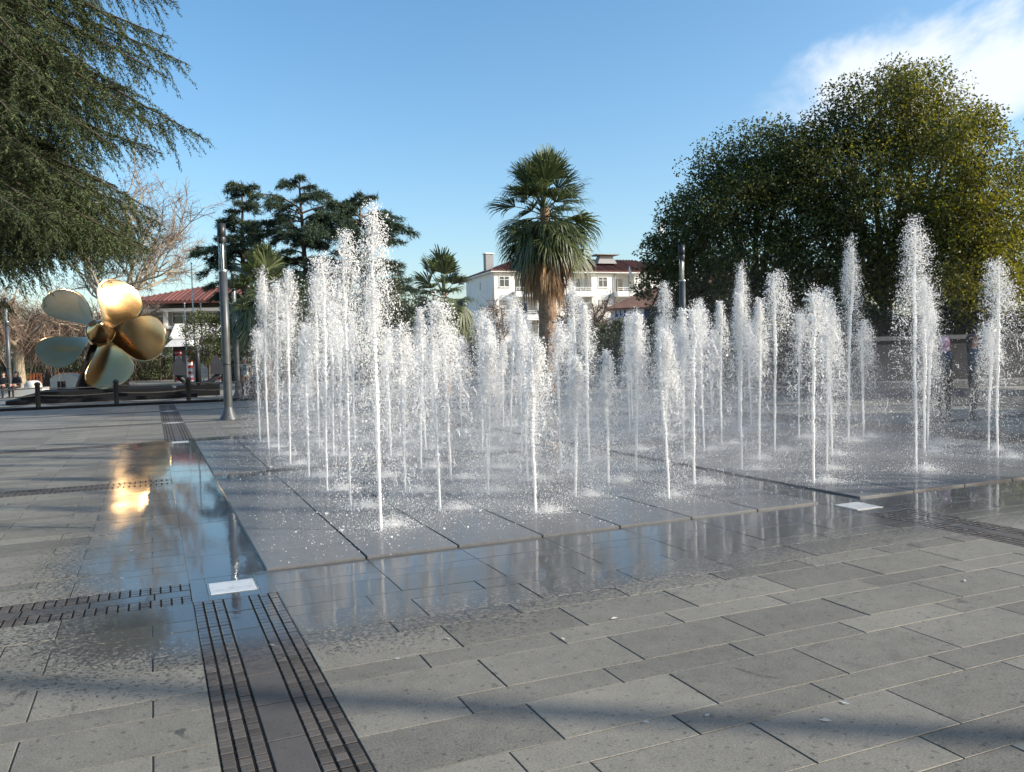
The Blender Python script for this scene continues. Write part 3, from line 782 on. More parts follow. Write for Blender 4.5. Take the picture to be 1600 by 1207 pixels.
# orange picket fence in front of the lawn
pf = empty('picket_fence', B(18, 72), -HEAD)
tag(pf, 'low orange picket fence along the lawn behind the propeller', 'fence')
g = G(); g.box((0, 0, 0.5), (0.16, 0.04, 1.0)); pk = g.mesh('picket'); pk.materials.append(M['orange'])
for k in range(20): obj('picket', pk, None, pf, (k*0.31, 0, 0))
g = G(); g.b2((-0.1, 0.022, 0.72), (6.1, 0.06, 0.82)); g.b2((-0.1, 0.022, 0.22), (6.1, 0.06, 0.32)); g.obj('rail', M['orange'], pf)
g = G(); c0, c1 = B(-60, 60), B(130, 60); c2, c3 = B(130, 85), B(-60, 85)
g.add([c0+[0, 0, .01], c1+[0, 0, .01], c2+[0, 0, .01], c3+[0, 0, .01]], [[0, 1, 2, 3]]); tag(g.obj('lawn', M['lawn']), kind='structure', label='strip of green lawn beyond the propeller')

# plinth of black stone steps under the propeller
pl = empty('stone_plinth', B(160, 39.5), 0)
tag(pl, 'low stepped plinth of black stone under the bronze propeller', 'plinth')
pc = pl.location
for k, (wx_, dy_, z0, z1) in enumerate([(7.6, 6.0, 0, 0.16), (6.6, 5.0, 0.16, 0.32), (5.6, 4.2, 0.32, 0.47)]):
    g = G(); g.b2((-wx_/2+0.2, -dy_/2, z0+(0.001 if k else 0)), (wx_/2+0.2, dy_/2, z1)); g.obj('step', M['blackstone'], pl)

# ------------------------------------------------------------------ bronze propeller
pr = empty('propeller_monument', (pc[0]+0.0, pc[1], 0.47))
tag(pr, 'giant five-bladed bronze ship propeller mounted on a black stand', 'monument')
TILT = math.radians(23); YAW = math.radians(3)
AX = Matrix.Rotation(YAW, 3, 'Z') @ Matrix.Rotation(-TILT, 3, 'X')      # local -y is the shaft axis pointing at the viewer and up
hubc = Vector((-0.02, 0.0, 2.62))
def place(V): return np.array([tuple(AX @ Vector(v) + hubc) for v in V])
# hub: barrel with rounded cone
prof = [(0.02, -1.08), (0.13, -1.05), (0.17, -0.98), (0.19, -0.88), (0.36, -0.62), (0.52, -0.40), (0.60, -0.15), (0.62, 0.15), (0.58, 0.45), (0.50, 0.75), (0.001, 0.78)]
n = 32; a = np.arange(n)*2*PI/n
V = np.array([[r_*math.cos(t), y_, r_*math.sin(t)] for r_, y_ in prof for t in a])
g = G(); i = np.arange(len(prof)-1)[:, None]*n; j = np.arange(n)[None, :]; kk = (j+1) % n
g.add(place(V), np.stack([i+j, i+n+j, i+n+kk, i+kk], -1).reshape(-1, 4)); hub = g.obj('hub', M['bronze'], pr, True)
g = G(); Vn = np.array([[r_*math.cos(t), y_, r_*math.sin(t)] for r_, y_ in [(0.62, -0.17), (0.655, -0.14), (0.655, -0.06), (0.62, -0.03)] for t in a])
i = np.arange(3)[:, None]*n
g.add(place(Vn), np.stack([i+j, i+n+j, i+n+kk, i+kk], -1).reshape(-1, 4)); g.obj('hub_ring', M['bronze'], hub, True)
def blade(theta):
    nu, nv = 30, 22; R0, R1 = 0.42, 2.88
    uu = np.linspace(0, 1, nu)
    # half width of the broad oval blade
    prof_u = np.array([0.0, 0.08, 0.2, 0.35, 0.5, 0.65, 0.78, 0.88, 0.95, 0.985, 1.0])
    prof_w = np.array([0.36, 0.46, 0.68, 0.93, 1.12, 1.17, 1.08, 0.86, 0.58, 0.34, 0.02])
    hw = np.interp(uu, prof_u, prof_w)
    Vs = []
    for side in (-1, 1):
        for k, u_ in enumerate(uu):
            r_ = R0+(R1-R0)*u_
            pt = math.atan(1.06/(r_+0.15))         # pitch, flatter towards the tip
            th = 0.09*(1-u_)**1.3+0.014
            for v_ in np.linspace(-1, 1, nv):
                s = v_*hw[k] + 0.10*u_*0
                off = th*math.sqrt(max(0.0, 1-v_*v_*0.97))*side*0.5
                camber = 0.10*(v_*v_-0.5)*hw[k]
                cx_, cy_ = math.cos(pt), math.sin(pt)
                x = s*cx_ - (off+camber)*-cy_*1.0
                y = s*cy_ + (off+camber)*-cx_*-1.0
                Vs.append((x, y - 0.16*u_*u_, r_))
    Vs = np.array(Vs); c, s = math.cos(theta), math.sin(theta)
    # theta 0 = straight up, positive turns clockwise seen from the front
    Vr = np.c_[Vs[:, 0]*c+Vs[:, 2]*s, Vs[:, 1], -Vs[:, 0]*s+Vs[:, 2]*c]
    m_ = nu*nv; ii = np.arange(nu-1)[:, None]*nv; jj = np.arange(nv-1)[None, :]
    q1 = np.stack([ii+jj, ii+jj+1, ii+nv+jj+1, ii+nv+jj], -1).reshape(-1, 4)
    q2 = q1[:, ::-1]+m_
    e1 = [[k*nv, (k+1)*nv, (k+1)*nv+m_, k*nv+m_] for k in range(nu-1)] + [[(k+1)*nv+nv-1, k*nv+nv-1, k*nv+nv-1+m_, (k+1)*nv+nv-1+m_] for k in range(nu-1)]
    top = [[(nu-1)*nv+k, (nu-1)*nv+k+1, (nu-1)*nv+k+1+m_, (nu-1)*nv+k+m_] for k in range(nv-1)]
    gg = G(); gg.add(place(Vr), np.vstack([q1[:, ::-1], q2[:, ::-1], e1, top])); return gg
for k in range(5): blade(math.radians(27+72*k)).obj('blade', M['bronze'], pr, True)
# stand: tapering black pedestal leaning back to the shaft
g = G()
V = [[-1.2,-0.35,0],[1.15,-0.35,0],[1.15,1.6,0],[-1.2,1.6,0],[-0.45,0.45,2.2],[0.25,0.45,2.2],[0.25,1.15,2.2],[-0.45,1.15,2.2]]
g.add(V, [[0,1,5,4],[1,2,6,5],[2,3,7,6],[3,0,4,7],[4,5,6,7]]); g.obj('stand', M['blackstone'], pr)
g = G(); a_ = place([(0, 0.6, 0)])[0]; b_ = place([(0, 1.6, 0)])[0]; g.tube([a_, b_], 0.3, 16); g.obj('shaft', M['blackstone'], pr, True)

# anchor monument
an = empty('anchor_monument', B(309, 40.5, 0), -0.05)
tag(an, 'dark iron ship anchor standing upright on a low black block', 'monument')
g = G(); g.b2((-1.0, -0.5, 0), (0.95, 0.5, 0.5)); g.obj('block', M['blackstone'], an)
arc = [[1.0*math.sin(t)*0.98, 0, 1.35-0.85*math.cos(t)] for t in np.linspace(-1.45, 1.45, 15)]
g = G(); g.tube(arc, [0.10]+[0.13]*13+[0.10], 8); g.obj('arms', M['dark'], an, True)
g = G(); g.tube([[0, 0, 0.5], [0, 0, 1.9], [0, 0, 2.15]], [0.15, 0.11, 0.07], 8); g.obj('shank', M['dark'], an, True)
for s in (-1, 1):
    g = G(); x = s*0.85
    V = [[x-0.32,-0.25,1.0],[x+0.32,-0.25,1.0],[x+0.26,-0.18,1.5],[x+0.04,-0.06,1.95],[x-0.04,-0.06,1.95],[x-0.26,-0.18,1.5]]
    V2 = [[p_[0], p_[1]+0.14, p_[2]] for p_ in V]
    g.add(V+V2, [[0,1,2,5],[5,2,3,4],[11,8,7,6],[10,9,8,11],[0,6,7,1],[1,7,8,2],[2,8,9,3],[3,9,10,4],[4,10,11,5],[5,11,6,0]]); g.obj('fluke', M['dark'], an)
g = G(); g.tube([[0.16*math.cos(t), 0, 2.25+0.16*math.sin(t)] for t in np.linspace(0, 2*PI, 13)], 0.035, 6, False); g.obj('ring', M['dark'], an, True)

# rope fence
FYL = 35.7
fposts = [(-11.9, FYL), (-9.25, FYL), (-6.6, FYL), (-3.95, FYL), (-1.3, FYL), (1.3, FYL), (3.85, FYL), (3.95, 37.4), (4.05, 39.1), (4.15, 40.9), (4.25, 42.7)]
rf_ = empty('rope_fence', (fposts[3][0], FYL, 0)); tag(rf_, 'dark rope fence of wooden posts around the propeller', 'fence')
ox, oy = rf_.location.x, rf_.location.y
g = G(); g.lathe([(0.085, 0), (0.085, 0.88), (0.105, 0.90), (0.105, 0.96), (0.07, 1.0), (0.001, 1.02)], 12); pm = g.mesh('post', True); pm.materials.append(M['wood'])
for (x, y) in fposts: obj('post', pm, None, rf_, (x-ox, y-oy, 0))
for (p0, p1) in zip(fposts[:-1], fposts[1:]):
    for z, sag in ((0.80, 0.05), (0.52, 0.06), (0.22, 0.10)):
        t = np.linspace(0, 1, 9)
        pts = np.c_[p0[0]+(p1[0]-p0[0])*t-ox, p0[1]+(p1[1]-p0[1])*t-oy, z-sag*4*t*(1-t)]
        g = G(); g.tube(pts, 0.022, 6); g.obj('rope', M['rope'], rf_, True)
# dark kerb inside the fence
g = G(); g.b2((-13, FYL-0.12, -0.02), (4.4, FYL+0.5, 0.07)); tag(g.obj('kerb', M['blackstone']), kind='structure', label='low dark kerb under the rope fence')

# ------------------------------------------------------------------ street lamps
def lamp(px, d, lab, h=5.4, xy=None):
    loc = B(px, d) if xy is None else (*xy, 0)
    e = empty('street_lamp', loc, random.uniform(0, 6)); tag(e, lab, 'street lamp', 'glass-topped street lamps')
    for nm, me in LAMP: obj(nm, me, None, e)
    return e
LAMP = []
def lp(nm, g, mat, smooth=True): me = g.mesh(nm, smooth); me.materials.append(mat); LAMP.append((nm, me))
g = G(); g.lathe([(0.26, 0.0), (0.25, 0.03), (0.175, 0.16), (0.128, 0.32), (0.118, 0.34)], 28); lp('flared_base', g, M['pole'])
g = G(); g.lathe([(0.117, 0.3), (0.114, 2.2), (0.110, 4.05), (0.001, 4.06)], 28); lp('pole', g, M['pole'])
g = G(); g.lathe([(0.114, 1.50), (0.119, 1.51), (0.119, 1.55), (0.114, 1.56)], 28); lp('pole_seam', g, M['polecap'])
g = G(); g.lathe([(0.112, 4.05), (0.119, 4.06), (0.119, 4.12), (0.10, 4.125)], 28); lp('collar', g, M['steel'])
g = G(); g.lathe([(0.104, 4.125), (0.104, 5.02)], 28); lp('glass_tube', g, M['glass'])
g = G(); g.lathe([(0.045, 4.12), (0.045, 4.75), (0.03, 4.80), (0.02, 5.02)], 14); lp('lamp_core', g, M['steel'])
for k in range(3):
    g = G(); a_ = k*2*PI/3; g.tube([[0.08*math.cos(a_), 0.08*math.sin(a_), 4.1], [0.08*math.cos(a_), 0.08*math.sin(a_), 5.04]], 0.009, 5); lp('tie_rod', g, M['steel'])
g = G(); g.lathe([(0.107, 4.86), (0.111, 4.87), (0.111, 5.0), (0.107, 5.01)], 28); lp('band', g, M['polecap'])
g = G(); g.lathe([(0.105, 5.015), (0.113, 5.02), (0.113, 5.38), (0.001, 5.40)], 28); lp('cap', g, M['polecap'])
lamp(0, 0, 'tall dark street lamp with a glass top nearest the camera, beside the left jets', xy=(1.90, 24.4))
lamp(370, 36.5, 'street lamp standing close behind the nearest one, by the fence corner')
lamp(822, 41, 'street lamp beside the tall palm trunk in front of the white block')
lamp(777.5, 71, 'thin distant street lamp in front of the white block, left of the palm lamp')
lamp(1068, 30.5, 'dark street lamp standing in front of the big evergreen trees')
lamp(14, 46, 'street lamp at the left edge under the drooping cedar')
lamp(83, 58, 'street lamp hidden behind the lower left propeller blade')
lamp(108, 80, 'far street lamp behind the propeller, right of the hidden one')
# ones just outside the frame whose shadows cross the paving
mast = empty('light_mast', (17.2, -7.2, 0)); tag(mast, 'tall light mast outside the frame, behind the camera to the right', 'mast')
g = G(); g.tube([[0, 0, 0], [0, 0, 6], [0, 0, 13.5]], [0.13, 0.105, 0.075], 14); g.obj('pole', M['pole'], mast, True)
g = G(); g.b2((-0.9, -0.12, 13.5), (0.9, 0.12, 13.75)); g.obj('cross_arm', M['pole'], mast)
for k in range(3):
    g = G(); g.box(((k-1)*0.65, -0.2, 13.95), (0.4, 0.3, 0.35)); g.obj('floodlight', M['polecap'], mast)

# ------------------------------------------------------------------ small stone furniture on the left
bn = empty('marble_bench', B(40, 44), -HEAD); tag(bn, 'white marble bench with a rounded end by the rope fence', 'bench')
g = G(); g.b2((-1.3, -0.35, 0.0), (1.0, 0.35, 0.50)); g.obj('seat', M['marble'], bn)
g = G(); g.tube([[0.35, -0.3, 0.55], [0.35, 0.3, 0.55]], 0.32, 14); g.obj('rounded_end', M['marble'], bn, True)
tr_ = empty('stone_trough', B(105, 57), -HEAD); tag(tr_, 'pale stone block with an arched niche behind the propeller', 'stone block')
g = G(); V = []
for yy in (-0.5, 0.5): V += [[-0.95, yy, 0.0], [0.95, yy, 0.0], [0.95, yy, 0.75], [0.55, yy, 1.0], [0.0, yy, 1.1], [-0.55, yy, 1.0], [-0.95, yy, 0.75]]
g.add(V, [[k, k+1, k+8, k+7] for k in range(6)]+[[6, 0, 7, 13], [0, 1, 2, 6], [7, 13, 9, 8], [2, 3, 5, 6], [13, 12, 10, 9]], [[3, 4, 5], [10, 12, 11]]); g.obj('body', M['marble'], tr_)
g = G(); g.b2((-0.45, -0.53, 0.0), (0.1, -0.503, 0.55)); g.obj('niche', M['darkwall'], tr_)

# ------------------------------------------------------------------ vegetation
def unit(v): return v/(np.linalg.norm(v, axis=-1, keepdims=True)+1e-9)
def leaf_mesh(name, C, A, ln, wd, r):
    """One folded rhombus per leaf: C base points, A leaf axes."""
    n = len(C); A = unit(A)
    W = unit(np.cross(A, r.normal(size=(n, 3)))); Nn = np.cross(A, W)
    ln = np.broadcast_to(np.asarray(ln, float), (n,))[:, None]; wd = np.broadcast_to(np.asarray(wd, float), (n,))[:, None]
    V = np.stack([C, C+A*ln*0.5+W*wd*0.5+Nn*wd*0.15, C+A*ln, C+A*ln*0.5-W*wd*0.5+Nn*wd*0.15], 1)
    k = np.arange(n)[:, None]*4
    return mesh_np(name, V.reshape(-1, 3), np.vstack([k+np.array([[0, 1, 2]]), k+np.array([[0, 2, 3]])]), None)
def spike_mesh(name, C, A, ln, wd, r):
    """One thin triangle per needle tuft."""
    n = len(C); A = unit(A); W = unit(np.cross(A, r.normal(size=(n, 3))))
    ln = np.broadcast_to(np.asarray(ln, float), (n,))[:, None]; wd = np.broadcast_to(np.asarray(wd, float), (n,))[:, None]
    V = np.stack([C+W*wd*0.5, C-W*wd*0.5, C+A*ln], 1)
    return mesh_np(name, V.reshape(-1, 3), np.arange(3*n).reshape(-1, 3), None)

def grow(g, p, d, ln, rad, depth, r, tips, spread=0.6, up=0.15, kids=3, n=6, minr=0.012):
    pts = [p]; dd = d.copy(); seg = 4
    for k in range(seg):
        dd = unit(dd+r.normal(size=3)*0.13+np.array([0, 0, up*0.3])); pts.append(pts[-1]+dd*ln/seg)
    rr = np.linspace(rad, rad*0.6, seg+1); g.tube(pts, rr, max(3, n), False)
    if depth == 0: tips.append((pts[-1], dd)); return
    for k in range(kids):
        f = 1.0 if k == 0 else r.uniform(0.45, 1.0)
        q = pts[int(f*seg)]; nd = unit(dd+r.normal(size=3)*spread+np.array([0, 0, up]))
        grow(g, q, nd, ln*r.uniform(0.6, 0.85), max(minr, rad*0.58), depth-1, r, tips, spread, up, kids, n-1, minr)

def broadleaf(px, d, base_z, lobes, nleaf, label, mats, seed, leaf=0.17, trunk_px=None, group=None, name='evergreen_tree', mixy=None):
    """lobes: (px, py, dd, rx, rz) crown lobes in photo pixels/metres; real ellipsoid clumps at their own depth."""
    r = np.random.default_rng(seed)
    base = B(trunk_px or px, d); base[2] = 0
    e = empty(name, base); tag(e, label, 'tree', group)
    tg = G(); tips = []
    cs = [P(a, b_, d+dd) for a, b_, dd, _, _ in lobes]
    top = np.mean(cs, 0)
    fork = np.array([base[0], base[1], base_z*0.9+0.6])
    tg.tube([base-base*[1, 1, 0], fork*0.5+base*0.5-base*[1, 1, 0], fork-base*[1, 1, 0]], [0.42, 0.33, 0.30], 10, False)
    for c in cs:
        mid = (fork+c)/2+r.normal(size=3)*0.3
        tg.tube(np.array([fork, fork*0.7+mid*0.3+[0, 0, .2], mid, c])-base*[1, 1, 0], [0.24, 0.18, 0.13, 0.05], 7, False)
        for k in range(7):
            q = mid+(c-mid)*r.uniform(0, 1); dv = unit(r.normal(size=3)+[0, 0, 0.5])
            tg.tube(np.array([q, q+dv*0.8, q+dv*1.7+[0, 0, .2]])-base*[1, 1, 0], [0.06, 0.04, 0.015], 5, False)
    tg.obj('trunk', M['bark'], e, True)
    Cs, As = [], []
    tot = sum(l[3]**2*l[4] for l in lobes)
    for (c, (_, _, _, rx, rz)) in zip(cs, lobes):
        n = int(nleaf*(rx*rx*rz)/tot)
        ncl = max(14, int(30*rx))
        # clumps spread over the lobe's skin and a few inside
        u = unit(r.normal(size=(ncl, 3))); rad_ = r.uniform(0.55, 1.04, ncl)
        cc = u*rad_[:, None]*np.array([rx, rx, rz])+c
        cr = r.uniform(0.15, 0.31, ncl)*rx+0.15
        pick = r.integers(0, ncl, n)
        v = unit(r.normal(size=(n, 3))); rr = r.uniform(0.25, 1.0, n)**0.45
        pts = cc[pick]+v*(rr*cr[pick])[:, None]*np.array([1.15, 1.15, 0.8])
        ax = unit(v*0.8+r.normal(size=(n, 3))*0.7+np.array([0, 0, -0.35]))
        Cs.append(pts); As.append(ax)
    C = np.vstack(Cs); A = np.vstack(As); keep = C[:, 2] > 1.7; C, A = C[keep], A[keep]
    C = C-base*[1, 1, 0]
    me = leaf_mesh('crown', C, A, r.uniform(0.6, 1.2, len(C))*leaf*0.92, r.uniform(0.34, 0.54, len(C))*leaf*0.92, r)
    for m_ in mats: me.materials.append(m_)
    if len(mats) > 1:
        nf = len(C); lum = (mixy(C+base*[1, 1, 0], r) if mixy is not None else r.random(nf) < 0.3)
        idx = np.concatenate([lum, lum]).astype(np.int32); me.polygons.foreach_set('material_index', idx)
    obj('crown', me, None, e)
    return e

def offframe_tree(x, y, h, rx, label, seed):
    r = np.random.default_rng(seed); e = empty('evergreen_tree', (x, y, 0)); tag(e, label, 'tree', 'trees outside the frame to the right')
    tg = G(); tg.tube([[0, 0, 0], [0.1, 0, h*0.5], [0, 0, h*0.9]], [0.4, 0.28, 0.05], 9, False); tg.obj('trunk', M['bark'], e, True)
    n = 11000; u = unit(r.normal(size=(n, 3))); c = u*(r.uniform(0.2, 1, n)**0.4)[:, None]*np.array([rx, rx, h*0.33])*(1+0.18*np.sin(u[:, :1]*7+u[:, 1:2]*9+u[:, 2:]*8))+np.array([0, 0, h*0.64])
    obj('crown', leaf_mesh('crown', c, u+r.normal(size=(n, 3))*0.6, 0.42, 0.24, r), M['leafdark'], e)
def sunlit_right(px0, px1):  # paints the sunlit side: more of the lighter leaves towards the right
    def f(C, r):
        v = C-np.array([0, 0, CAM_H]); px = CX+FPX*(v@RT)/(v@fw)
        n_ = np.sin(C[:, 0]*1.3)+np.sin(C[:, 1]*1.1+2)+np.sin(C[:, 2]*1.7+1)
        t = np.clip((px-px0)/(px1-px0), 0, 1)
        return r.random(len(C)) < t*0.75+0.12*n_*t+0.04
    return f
# the big evergreens on the right
EV = 'dark evergreen trees on the right'
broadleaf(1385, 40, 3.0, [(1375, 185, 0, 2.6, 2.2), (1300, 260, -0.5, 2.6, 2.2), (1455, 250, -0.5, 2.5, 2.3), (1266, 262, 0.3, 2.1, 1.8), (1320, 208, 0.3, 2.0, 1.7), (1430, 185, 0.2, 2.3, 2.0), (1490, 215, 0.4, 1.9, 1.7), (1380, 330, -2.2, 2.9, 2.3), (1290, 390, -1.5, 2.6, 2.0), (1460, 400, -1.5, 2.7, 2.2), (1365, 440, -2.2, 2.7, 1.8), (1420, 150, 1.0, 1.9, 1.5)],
          82000, 'tallest dark evergreen tree with painted sunlit side, in the middle of the right group', [M['leafdark'], M['leafsunlit']], 11, 0.20, group=EV, mixy=sunlit_right(1300, 1620))
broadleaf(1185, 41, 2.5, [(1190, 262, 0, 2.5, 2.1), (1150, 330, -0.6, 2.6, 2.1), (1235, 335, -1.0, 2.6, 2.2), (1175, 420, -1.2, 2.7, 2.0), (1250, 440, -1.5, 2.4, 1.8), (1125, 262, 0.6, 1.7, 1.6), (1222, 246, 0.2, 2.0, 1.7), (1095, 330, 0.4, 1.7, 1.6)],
          50000, 'dark round evergreen tree beside the tallest one, towards the palm', [M['leafdark'], M['leafsunlit']], 12, 0.20, group=EV, mixy=sunlit_right(1150, 1900))
broadleaf(1075, 44, 2.0, [(1085, 345, 0, 1.7, 1.6), (1060, 405, -0.3, 1.9, 1.7), (1100, 440, -0.8, 2.0, 1.7), (1040, 400, 0.4, 1.3, 1.3), (1030, 450, 0.4, 1.3, 1.4), (1080, 490, -0.5, 1.7, 1.2), (1130, 480, -0.8, 1.6, 1.4)],
          28000, 'smallest dark evergreen tree nearest the white block, behind a lamp', [M['leafdark']], 13, 0.20, group=EV)
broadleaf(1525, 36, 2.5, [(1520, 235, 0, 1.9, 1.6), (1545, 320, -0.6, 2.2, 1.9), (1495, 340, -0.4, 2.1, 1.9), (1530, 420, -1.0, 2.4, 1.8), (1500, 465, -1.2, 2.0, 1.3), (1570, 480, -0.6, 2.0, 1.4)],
          36000, 'evergreen tree with painted sunlit yellow-green side near the right edge', [M['leafdark'], M['leafsunlit']], 14, 0.19, group=EV, mixy=sunlit_right(1330, 1540))
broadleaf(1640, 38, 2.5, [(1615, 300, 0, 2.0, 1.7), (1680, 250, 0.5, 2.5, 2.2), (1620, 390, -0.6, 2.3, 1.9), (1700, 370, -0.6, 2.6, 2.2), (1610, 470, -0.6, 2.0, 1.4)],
          26000, 'evergreen tree cut off by the right edge of the picture', [M['leafdark'], M['leafsunlit']], 15, 0.19, group=EV, mixy=sunlit_right(1450, 1620))

offframe_tree(29.0, 12.8, 23.0, 3.3, 'tall evergreen tree outside the frame, shading the rope fence', 16)
offframe_tree(33.0, 13.0, 13.0, 3.0, 'tall evergreen tree outside the frame, shading the people and the stone wall', 17)
offframe_tree(24.0, 5.6, 8.5, 2.4, 'small evergreen tree outside the frame, nearest to the camera', 18)

# cedars: level plates of needles on long limbs
def cedar_plates(px, d, top_py, tiers, label, seed, lean=0, nt_=400, tuft=0.30, name='cedar_tree', group=None, wid=0.052):
    r = np.random.default_rng(seed); base = B(px, d); H_ = CAM_H+(hor(px)-top_py)*d/FPX
    e = empty(name, base); tag(e, label, 'tree', group)
    tg = G(); zs = np.linspace(0, H_, 9); cx_ = np.cumsum(r.normal(size=9)*0.06); cx_[0] = 0
    tg.tube(np.c_[cx_+lean*zs/H_, np.cumsum(r.normal(size=9)*0.05), zs], np.linspace(0.36, 0.04, 9), 9, False)
    Cs, As = [], []
    tf = np.array([q_[0] for q_ in tiers])[::-1]; tr_ = np.array([q_[1] for q_ in tiers])[::-1]
    nbr = 56; fs = np.sort(r.uniform(tf.min(), 0.985, nbr)); ga = r.uniform(0, 6)
    for b_, f in enumerate(fs):
        a = ga+b_*2.39996+r.normal()*0.4; R_ = np.interp(f, tf, tr_)*r.uniform(0.5, 1.25)+0.15; z = H_*f
        dv = np.array([math.cos(a), math.sin(a), 0.0]); sd_ = np.array([-dv[1], dv[0], 0])
        t = np.linspace(0, 1, 6); zz = z+r.uniform(0.05, 0.3)*R_*np.sin(t*PI*0.7)-r.uniform(0.0, 0.32)*R_*t**2.5
        x0 = np.interp(z, zs, cx_+lean*zs/H_)
        pts = np.c_[x0+dv[0]*R_*t, dv[1]*R_*t, zz]
        tg.tube(pts, np.linspace(0.075, 0.012, 6), 5, False)
        # side sprays leave the limb in flat fans, thick towards the end
        nsp_ = int(5+6*R_)
        for q in range(nsp_):
            f0 = r.uniform(0.12, 1.0); c0 = np.array([np.interp(f0, t, pts[:, k]) for k in range(3)]); l = R_*r.uniform(0.14, 0.42)*(1.15-0.6*f0)+0.10
            d_ = unit(dv*r.uniform(0.3, 1)+sd_*r.uniform(-1, 1)+np.array([0, 0, r.uniform(-0.35, 0.15)])); n = int(nt_*0.033*(0.6+l))
            u = r.uniform(0.1, 1, n)
            Cs.append(c0+d_*(u*l)[:, None]+r.normal(size=(n, 3))*[0.07, 0.07, 0.03]-np.c_[np.zeros(n), np.zeros(n), 0.25*l*u**2])
            As.append(d_*0.7+r.normal(size=(n, 3))*0.5+np.array([0, 0, -0.30]))
    tg.obj('trunk', M['bark'], e, True)
    C, A = np.vstack(Cs), np.vstack(As)
    C = np.repeat(C, 3, 0)+r.normal(size=(len(C)*3, 3))*0.07; A = np.repeat(A, 3, 0)+r.normal(size=(len(A)*3, 3))*0.4
    obj('crown', spike_mesh('crown', C, A, r.uniform(0.6, 1.3, len(C))*tuft, r.uniform(0.7, 1.3, len(C))*wid, r), M['cedarfar'], e)
CG = 'cedars beyond the fountain'
cedar_plates(480, 58, 273, [(0.985, 0.55, 5, 1), (0.95, 1.0, 6, 1), (0.90, 1.9, 7, 1), (0.84, 2.9, 8, .8), (0.77, 3.2, 8, .7), (0.70, 3.3, 8, .7), (0.62, 2.6, 7, .7), (0.53, 3.0, 7, .7), (0.43, 3.0, 7, .8), (0.34, 2.4, 6, 1), (0.25, 2.4, 6, 1)], 'tall cedar with level branch plates right behind the left jets', 21, group=CG)
cedar_plates(392, 62, 285, [(0.97, 0.8, 5, 1), (0.93, 1.2, 6, 1), (0.88, 1.3, 6, 1), (0.82, 1.1, 6, 1), (0.74, 1.7, 6, .8), (0.68, 2.8, 7, .7), (0.60, 3.0, 7, .7), (0.50, 3.6, 7, .5), (0.41, 2.2, 7, .6), (0.3, 1.8, 7, .9)], 'narrow-topped cedar with wide lower branches behind the near lamp post', 22, group=CG)
cedar_plates(572, 60, 302, [(0.98, 0.6, 5, 1), (0.93, 1.3, 6, .8), (0.88, 2.7, 7, .6), (0.80, 3.3, 8, .6), (0.72, 3.0, 8, .7), (0.62, 3.2, 7, .8), (0.52, 3.6, 7, 1), (0.42, 3.4, 7, 1), (0.3, 3.2, 7, 1.2), (0.2, 3.2, 6, 1.2)], 'broad cedar behind the tallest jet with drooping right side', 23, group=CG)

